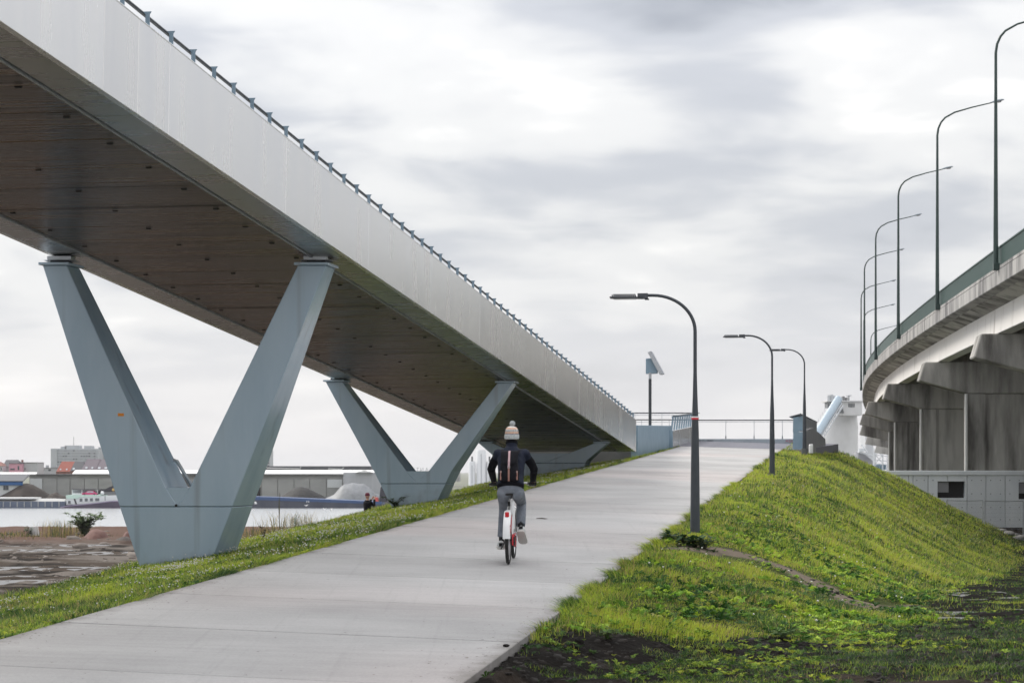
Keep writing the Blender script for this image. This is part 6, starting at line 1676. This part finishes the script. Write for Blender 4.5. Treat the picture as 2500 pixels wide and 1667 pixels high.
# ------------------------------------------------------------------ the person taking a picture by the water
yw = 88.0; xw = (897 - 1250) / F * yw; zw = za(1204, yw) - 1.72
o_loc = Vector((xw, yw, zw))
mb = MB()
mb.ell((0, 0, 1.63), (.075, .092, .11), 14, 10); mb.tube([(0, .08, 1.63), (0, .11, 1.60), (0, .085, 1.59)], [.012, .016, .012], 6)
mb.tube([(0, 0, 1.42), (0, .01, 1.56)], .052, 10); mb.tube([(0, 0, .86), (0, 0, 1.1), (0, 0, 1.36), (0, 0, 1.45)], [(.15, .11), (.14, .10), (.18, .11), (.08, .07)], 14)
for q in (-1, 1):
    mb.tube([(q * .18, 0, 1.40), (q * .23, .16, 1.22), (q * .07, .30, 1.55)], [.046, .04, .028], 8)
    mb.ell((q * .06, .31, 1.58), (.03, .03, .04), 8, 6)
    for f_ in range(4): mb.tube([(q * .06, .315, 1.60 - f_ * .018), (q * .035, .335, 1.60 - f_ * .018), (q * .02, .33, 1.60 - f_ * .018)], .008, 5)
    mb.tube([(q * .09, 0, .88), (q * .10, .02, .47), (q * .10, -.01, .08), (q * .10, .10, .03)], [.08, .055, .042, .035], 10)
p2 = link('person', remesh(mb, 'person', .014, 3), M_skin, None, o_loc); p2.rotation_euler = (0, 0, -.9)
tag(p2, 'small person in a dark jacket and red cap holding up a phone', 'person')
mb = MB(); mb.tube([(0, 0, .80), (0, 0, 1.1), (0, 0, 1.36), (0, 0, 1.46)], [(.18, .14), (.17, .13), (.21, .135), (.10, .09)], 16)
for q in (-1, 1): mb.tube([(q * .18, 0, 1.40), (q * .235, .16, 1.22), (q * .10, .26, 1.48)], [.064, .058, .046], 10)
link('jacket', remesh(mb, 'jacket', .016, 3), M_slv, p2)
mb = MB(); mb.tube([(0, 0, .78), (0, 0, .92)], [(.165, .13), (.16, .12)], 14)
for q in (-1, 1): mb.tube([(q * .09, 0, .88), (q * .10, .02, .47), (q * .10, -.01, .08)], [.095, .07, .06], 10)
link('trousers', remesh(mb, 'trousers', .016, 3), M_den, p2)
mb = MB(); mb.loft([[(r * math.cos(a), r * 1.2 * math.sin(a), z) for a in [2 * math.pi * i / 16 for i in range(16)]] for z, r in ((1.63, .082), (1.68, .084), (1.73, .066), (1.75, .03))]); link('cap', mb.mesh('cap', smooth=60), material('maroon_cap', (.10, .01, .025), rough=.8), p2)
for q in (-1, 1):
    mb = MB(); mb.box(q * .10 - .04, q * .10 + .04, -.07, .17, 0, .08); link('shoe', mb.mesh('shoe', bevel=.02), M_sad, p2)
ph = thing('phone', 'phone held up by the person in the red cap', 'phone', o_loc + Matrix.Rotation(-.9, 3, 'Z') @ Vector((0, .34, 1.62)), rot=(0, 0, -.9))
mb = MB(); mb.box(-.036, .036, -.005, .005, -.075, .075); link('case', mb.mesh('case', bevel=.004), M_sad, ph)
mb = MB(); mb.box(-.03, .03, -.0062, -.0045, -.066, .066); link('screen', mb.mesh('screen'), M_glass2, ph)

# ------------------------------------------------------------------ plants standing on their own
def leafy(name, label, cat, base, stems, hgt, spread, leafn, leaf, col, droop=.2, seed=1, group=None, lw=.28):
    rg = np.random.default_rng(seed); o = thing(name, label, cat, base, group)
    mb = MB(); V, Fc, Cc = [], [], []
    for s_ in range(stems):
        a = rg.uniform(0, 6.28); r = spread * rg.uniform(.25, 1); h = hgt * rg.uniform(.55, 1)
        pts = []
        for k in range(6):
            t = k / 5; pts.append(Vector((math.cos(a) * r * t ** 1.5, math.sin(a) * r * t ** 1.5, h * (t - droop * t ** 4))))
        mb.tube(pts, [.012 * hgt * (1 - .8 * k / 5) for k in range(6)], 5)
        for _ in range(leafn):
            t = rg.uniform(.15, 1); i = min(4, int(t * 5)); p = pts[i].lerp(pts[i + 1], t * 5 - i)
            b = rg.uniform(0, 6.28); L = leaf * rg.uniform(.6, 1.2); d_ = Vector((math.cos(b), math.sin(b), rg.uniform(-.5, .5))).normalized(); w = d_.cross(Vector((0, 0, 1))).normalized() * L * lw
            n_ = len(V); V += [p, p + d_ * L * .5 + w, p + d_ * L, p + d_ * L * .5 - w]; Fc += [(n_, n_ + 1, n_ + 2, n_ + 3)]
            cc_ = np.array(col) * rg.uniform(.6, 1.3); Cc += [cc_] * 4
    link('stems', mb.mesh('stems'), material('plant_stem', (.06, .06, .03), rough=.8) if 'plant_stem' not in bpy.data.materials else bpy.data.materials['plant_stem'], o)
    me = big('leaves', np.array([tuple(v_) for v_ in V]), np.array(Fc), M_leaf, np.array(Cc)); tag(link('leaves', me, None, o), kind='stuff')
    return o
def at(u, v): return hit(u, v)
h = at(207, 1306); leafy('bush', 'leafy green bush with arching tips on the bank before the water', 'bush', h - Vector((0, 0, .1)), 34, (1306 - 1230) / F * h.y * 1.15, 2.0 * h.y / 190, 44, .40 * h.y / 190, (.13, .19, .075), .34, 3)
h = at(72, 1308); leafy('sapling', 'thin sapling with sparse leaves left of the leafy bush', 'sapling', h, 7, (1308 - 1274) / F * h.y, .9, 14, .3, (.05, .075, .03), .3, 5)
p = P(80, 1307, h.y); mb = MB(); mb.prism([P(69, 1308, h.y + .5), P(95, 1307, h.y + .5), P(91, 1284, h.y + .5), P(72, 1285, h.y + .5)], (0, .3, 0)); tag(put('stone_block', mb, M_silo, bevel=.02), 'pale upright block on the bank behind the sapling', 'stone')
h = at(960, 1222); leafy('weed_clump', 'dark leafy weeds at the foot of the middle pier', 'weed', Vector((P(965, 1214, 56.4).x, 56.4, ground(P(965, 0, 56.4).x, 56.4))), 16, .45, .5, 14, .10, (.035, .065, .02), .3, 8)
h = at(905, 1240); leafy('weed_clump', 'dark green grassy clump on the verge crest left of the middle pier', 'weed', h, 30, .42, .8, 16, .14, (.05, .10, .02), .2, 9)
for i, (u, v, lb, hh_) in enumerate(((1722, 1340, 'dark broad leaved dock plant right of the nearest lamp foot', .34), (1668, 1330, 'dark leafy clump left of the nearest lamp foot', .26), (1640, 1320, 'small clump at the path edge by the nearest lamp', .2), (1700, 1336, 'clump of leaves in front of the nearest lamp foot', .20))):
    h = at(u, v); leafy('dock_plant', lb, 'plant', h, 16, hh_, hh_ * .9, 5, .16, (.030, .070, .018), .35, 20 + i, lw=.2)
for i, (u, v, lb) in enumerate(((1300, 1520, 'leafy weed at the grass corner beside the path'), (1910, 1560, 'pale broad leaved weed on the dark mud border'), (2230, 1500, 'rough weed between the rut and the puddle'), (2190, 1420, 'tall yellow grass clump at the end of the rut'), (1480, 1560, 'small weed in the middle of the dark mud'))):
    h = at(u, v); leafy('weed', lb, 'weed', h, 10, .16, .2, 8, .07, (.075, .14, .03), .3, 40 + i)
for i, (u, v, lb, hh_) in enumerate(((643, 1318, 'thin dry stalks beside the foot of the near pier', .9), (682, 1290, 'brown dry stalks on the bank right of the near pier', 2.6), (425, 1345, 'lone dark stalk in front of the mud', .6))):
    h = at(u, v); leafy('dry_stalks', lb, 'plant', h, 7, hh_ * h.y / 150 + .2, .25, 6, .08, (.10, .07, .035), .1, 60 + i)
# reddish mounds of soil by the water
for i, (u0, u1, vt, vb, lb) in enumerate(((205, 268, 1291, 1311, 'reddish mound of soil right of the leafy bush'), (300, 326, 1296, 1310, 'small reddish mound of soil touching the near pier'), (281, 330, 1309, 1318, 'low dark mound of soil before the red mound'))):
    h = at((u0 + u1) / 2, vb); dd = h.y
    heap('soil_mound', lb, 'soil mound', material('red_soil' if i < 2 else 'dark_soil', (.10, .045, .036) if i < 2 else (.04, .03, .025), (.16, .085, .07) if i < 2 else (.07, .055, .05), rough=.9, scale=2, bump=.05, bscale=5), [(u0, vb), (u0 * .7 + u1 * .3, vt + 2), ((u0 + u1) / 2, vt), (u0 * .25 + u1 * .75, vt + 4), (u1, vb)], dd, 5, 8 + i, 24)
# bits lying on the path
y = 12672 / (1267 - 947 - 2.0); x = (1323 - 1250) / F * y
mb = MB(); mb.tube([(x - .10, y, zp(x - .1, y) + .012), (x, y + .01, zp(x, y) + .018), (x + .10, y - .01, zp(x + .1, y) + .012)], [.006, .011, .004], 6); mb.tube([(x + .02, y, zp(x, y) + .012), (x + .06, y - .05, zp(x, y - .05) + .010)], .006, 5)
tag(put('twig', mb, material('wet_twig', (.05, .04, .03), rough=.9)), 'small dark twig lying on the concrete right of the cyclist', 'twig')
y = 12672 / (1578 - 947); x = (1236 - 1250) / F * y
bm = bmesh.new(); bmesh.ops.create_icosphere(bm, subdivisions=2, radius=.022)
for v_ in bm.verts: v_.co = Vector((v_.co.x * 1.3, v_.co.y, v_.co.z * .6)) * (1 + .2 * random.random())
me = bpy.data.meshes.new('pebble'); bm.to_mesh(me); bm.free()
tag(link('pebble', me, M_clod, None, (x, y, zp(x, y) + .01)), 'dark pebble on the path edge near the mud', 'pebble')

# ------------------------------------------------------------------ the damp air over the harbour
hz_m = bpy.data.materials.new('damp_air'); hz_m.use_nodes = True
ht = hz_m.node_tree
for n in list(ht.nodes): ht.nodes.remove(n)
pv = ht.nodes.new('ShaderNodeVolumePrincipled'); pv.inputs['Color'].default_value = (.93, .94, .97, 1); pv.inputs['Density'].default_value = .00009; pv.inputs['Anisotropy'].default_value = .3
ho = ht.nodes.new('ShaderNodeOutputMaterial'); ht.links.new(pv.outputs[0], ho.inputs['Volume'])
mb = MB(); mb.box(-3200, 3200, -60, 9100, -10.5, 42)
tag(put('haze', mb, hz_m), kind='stuff')
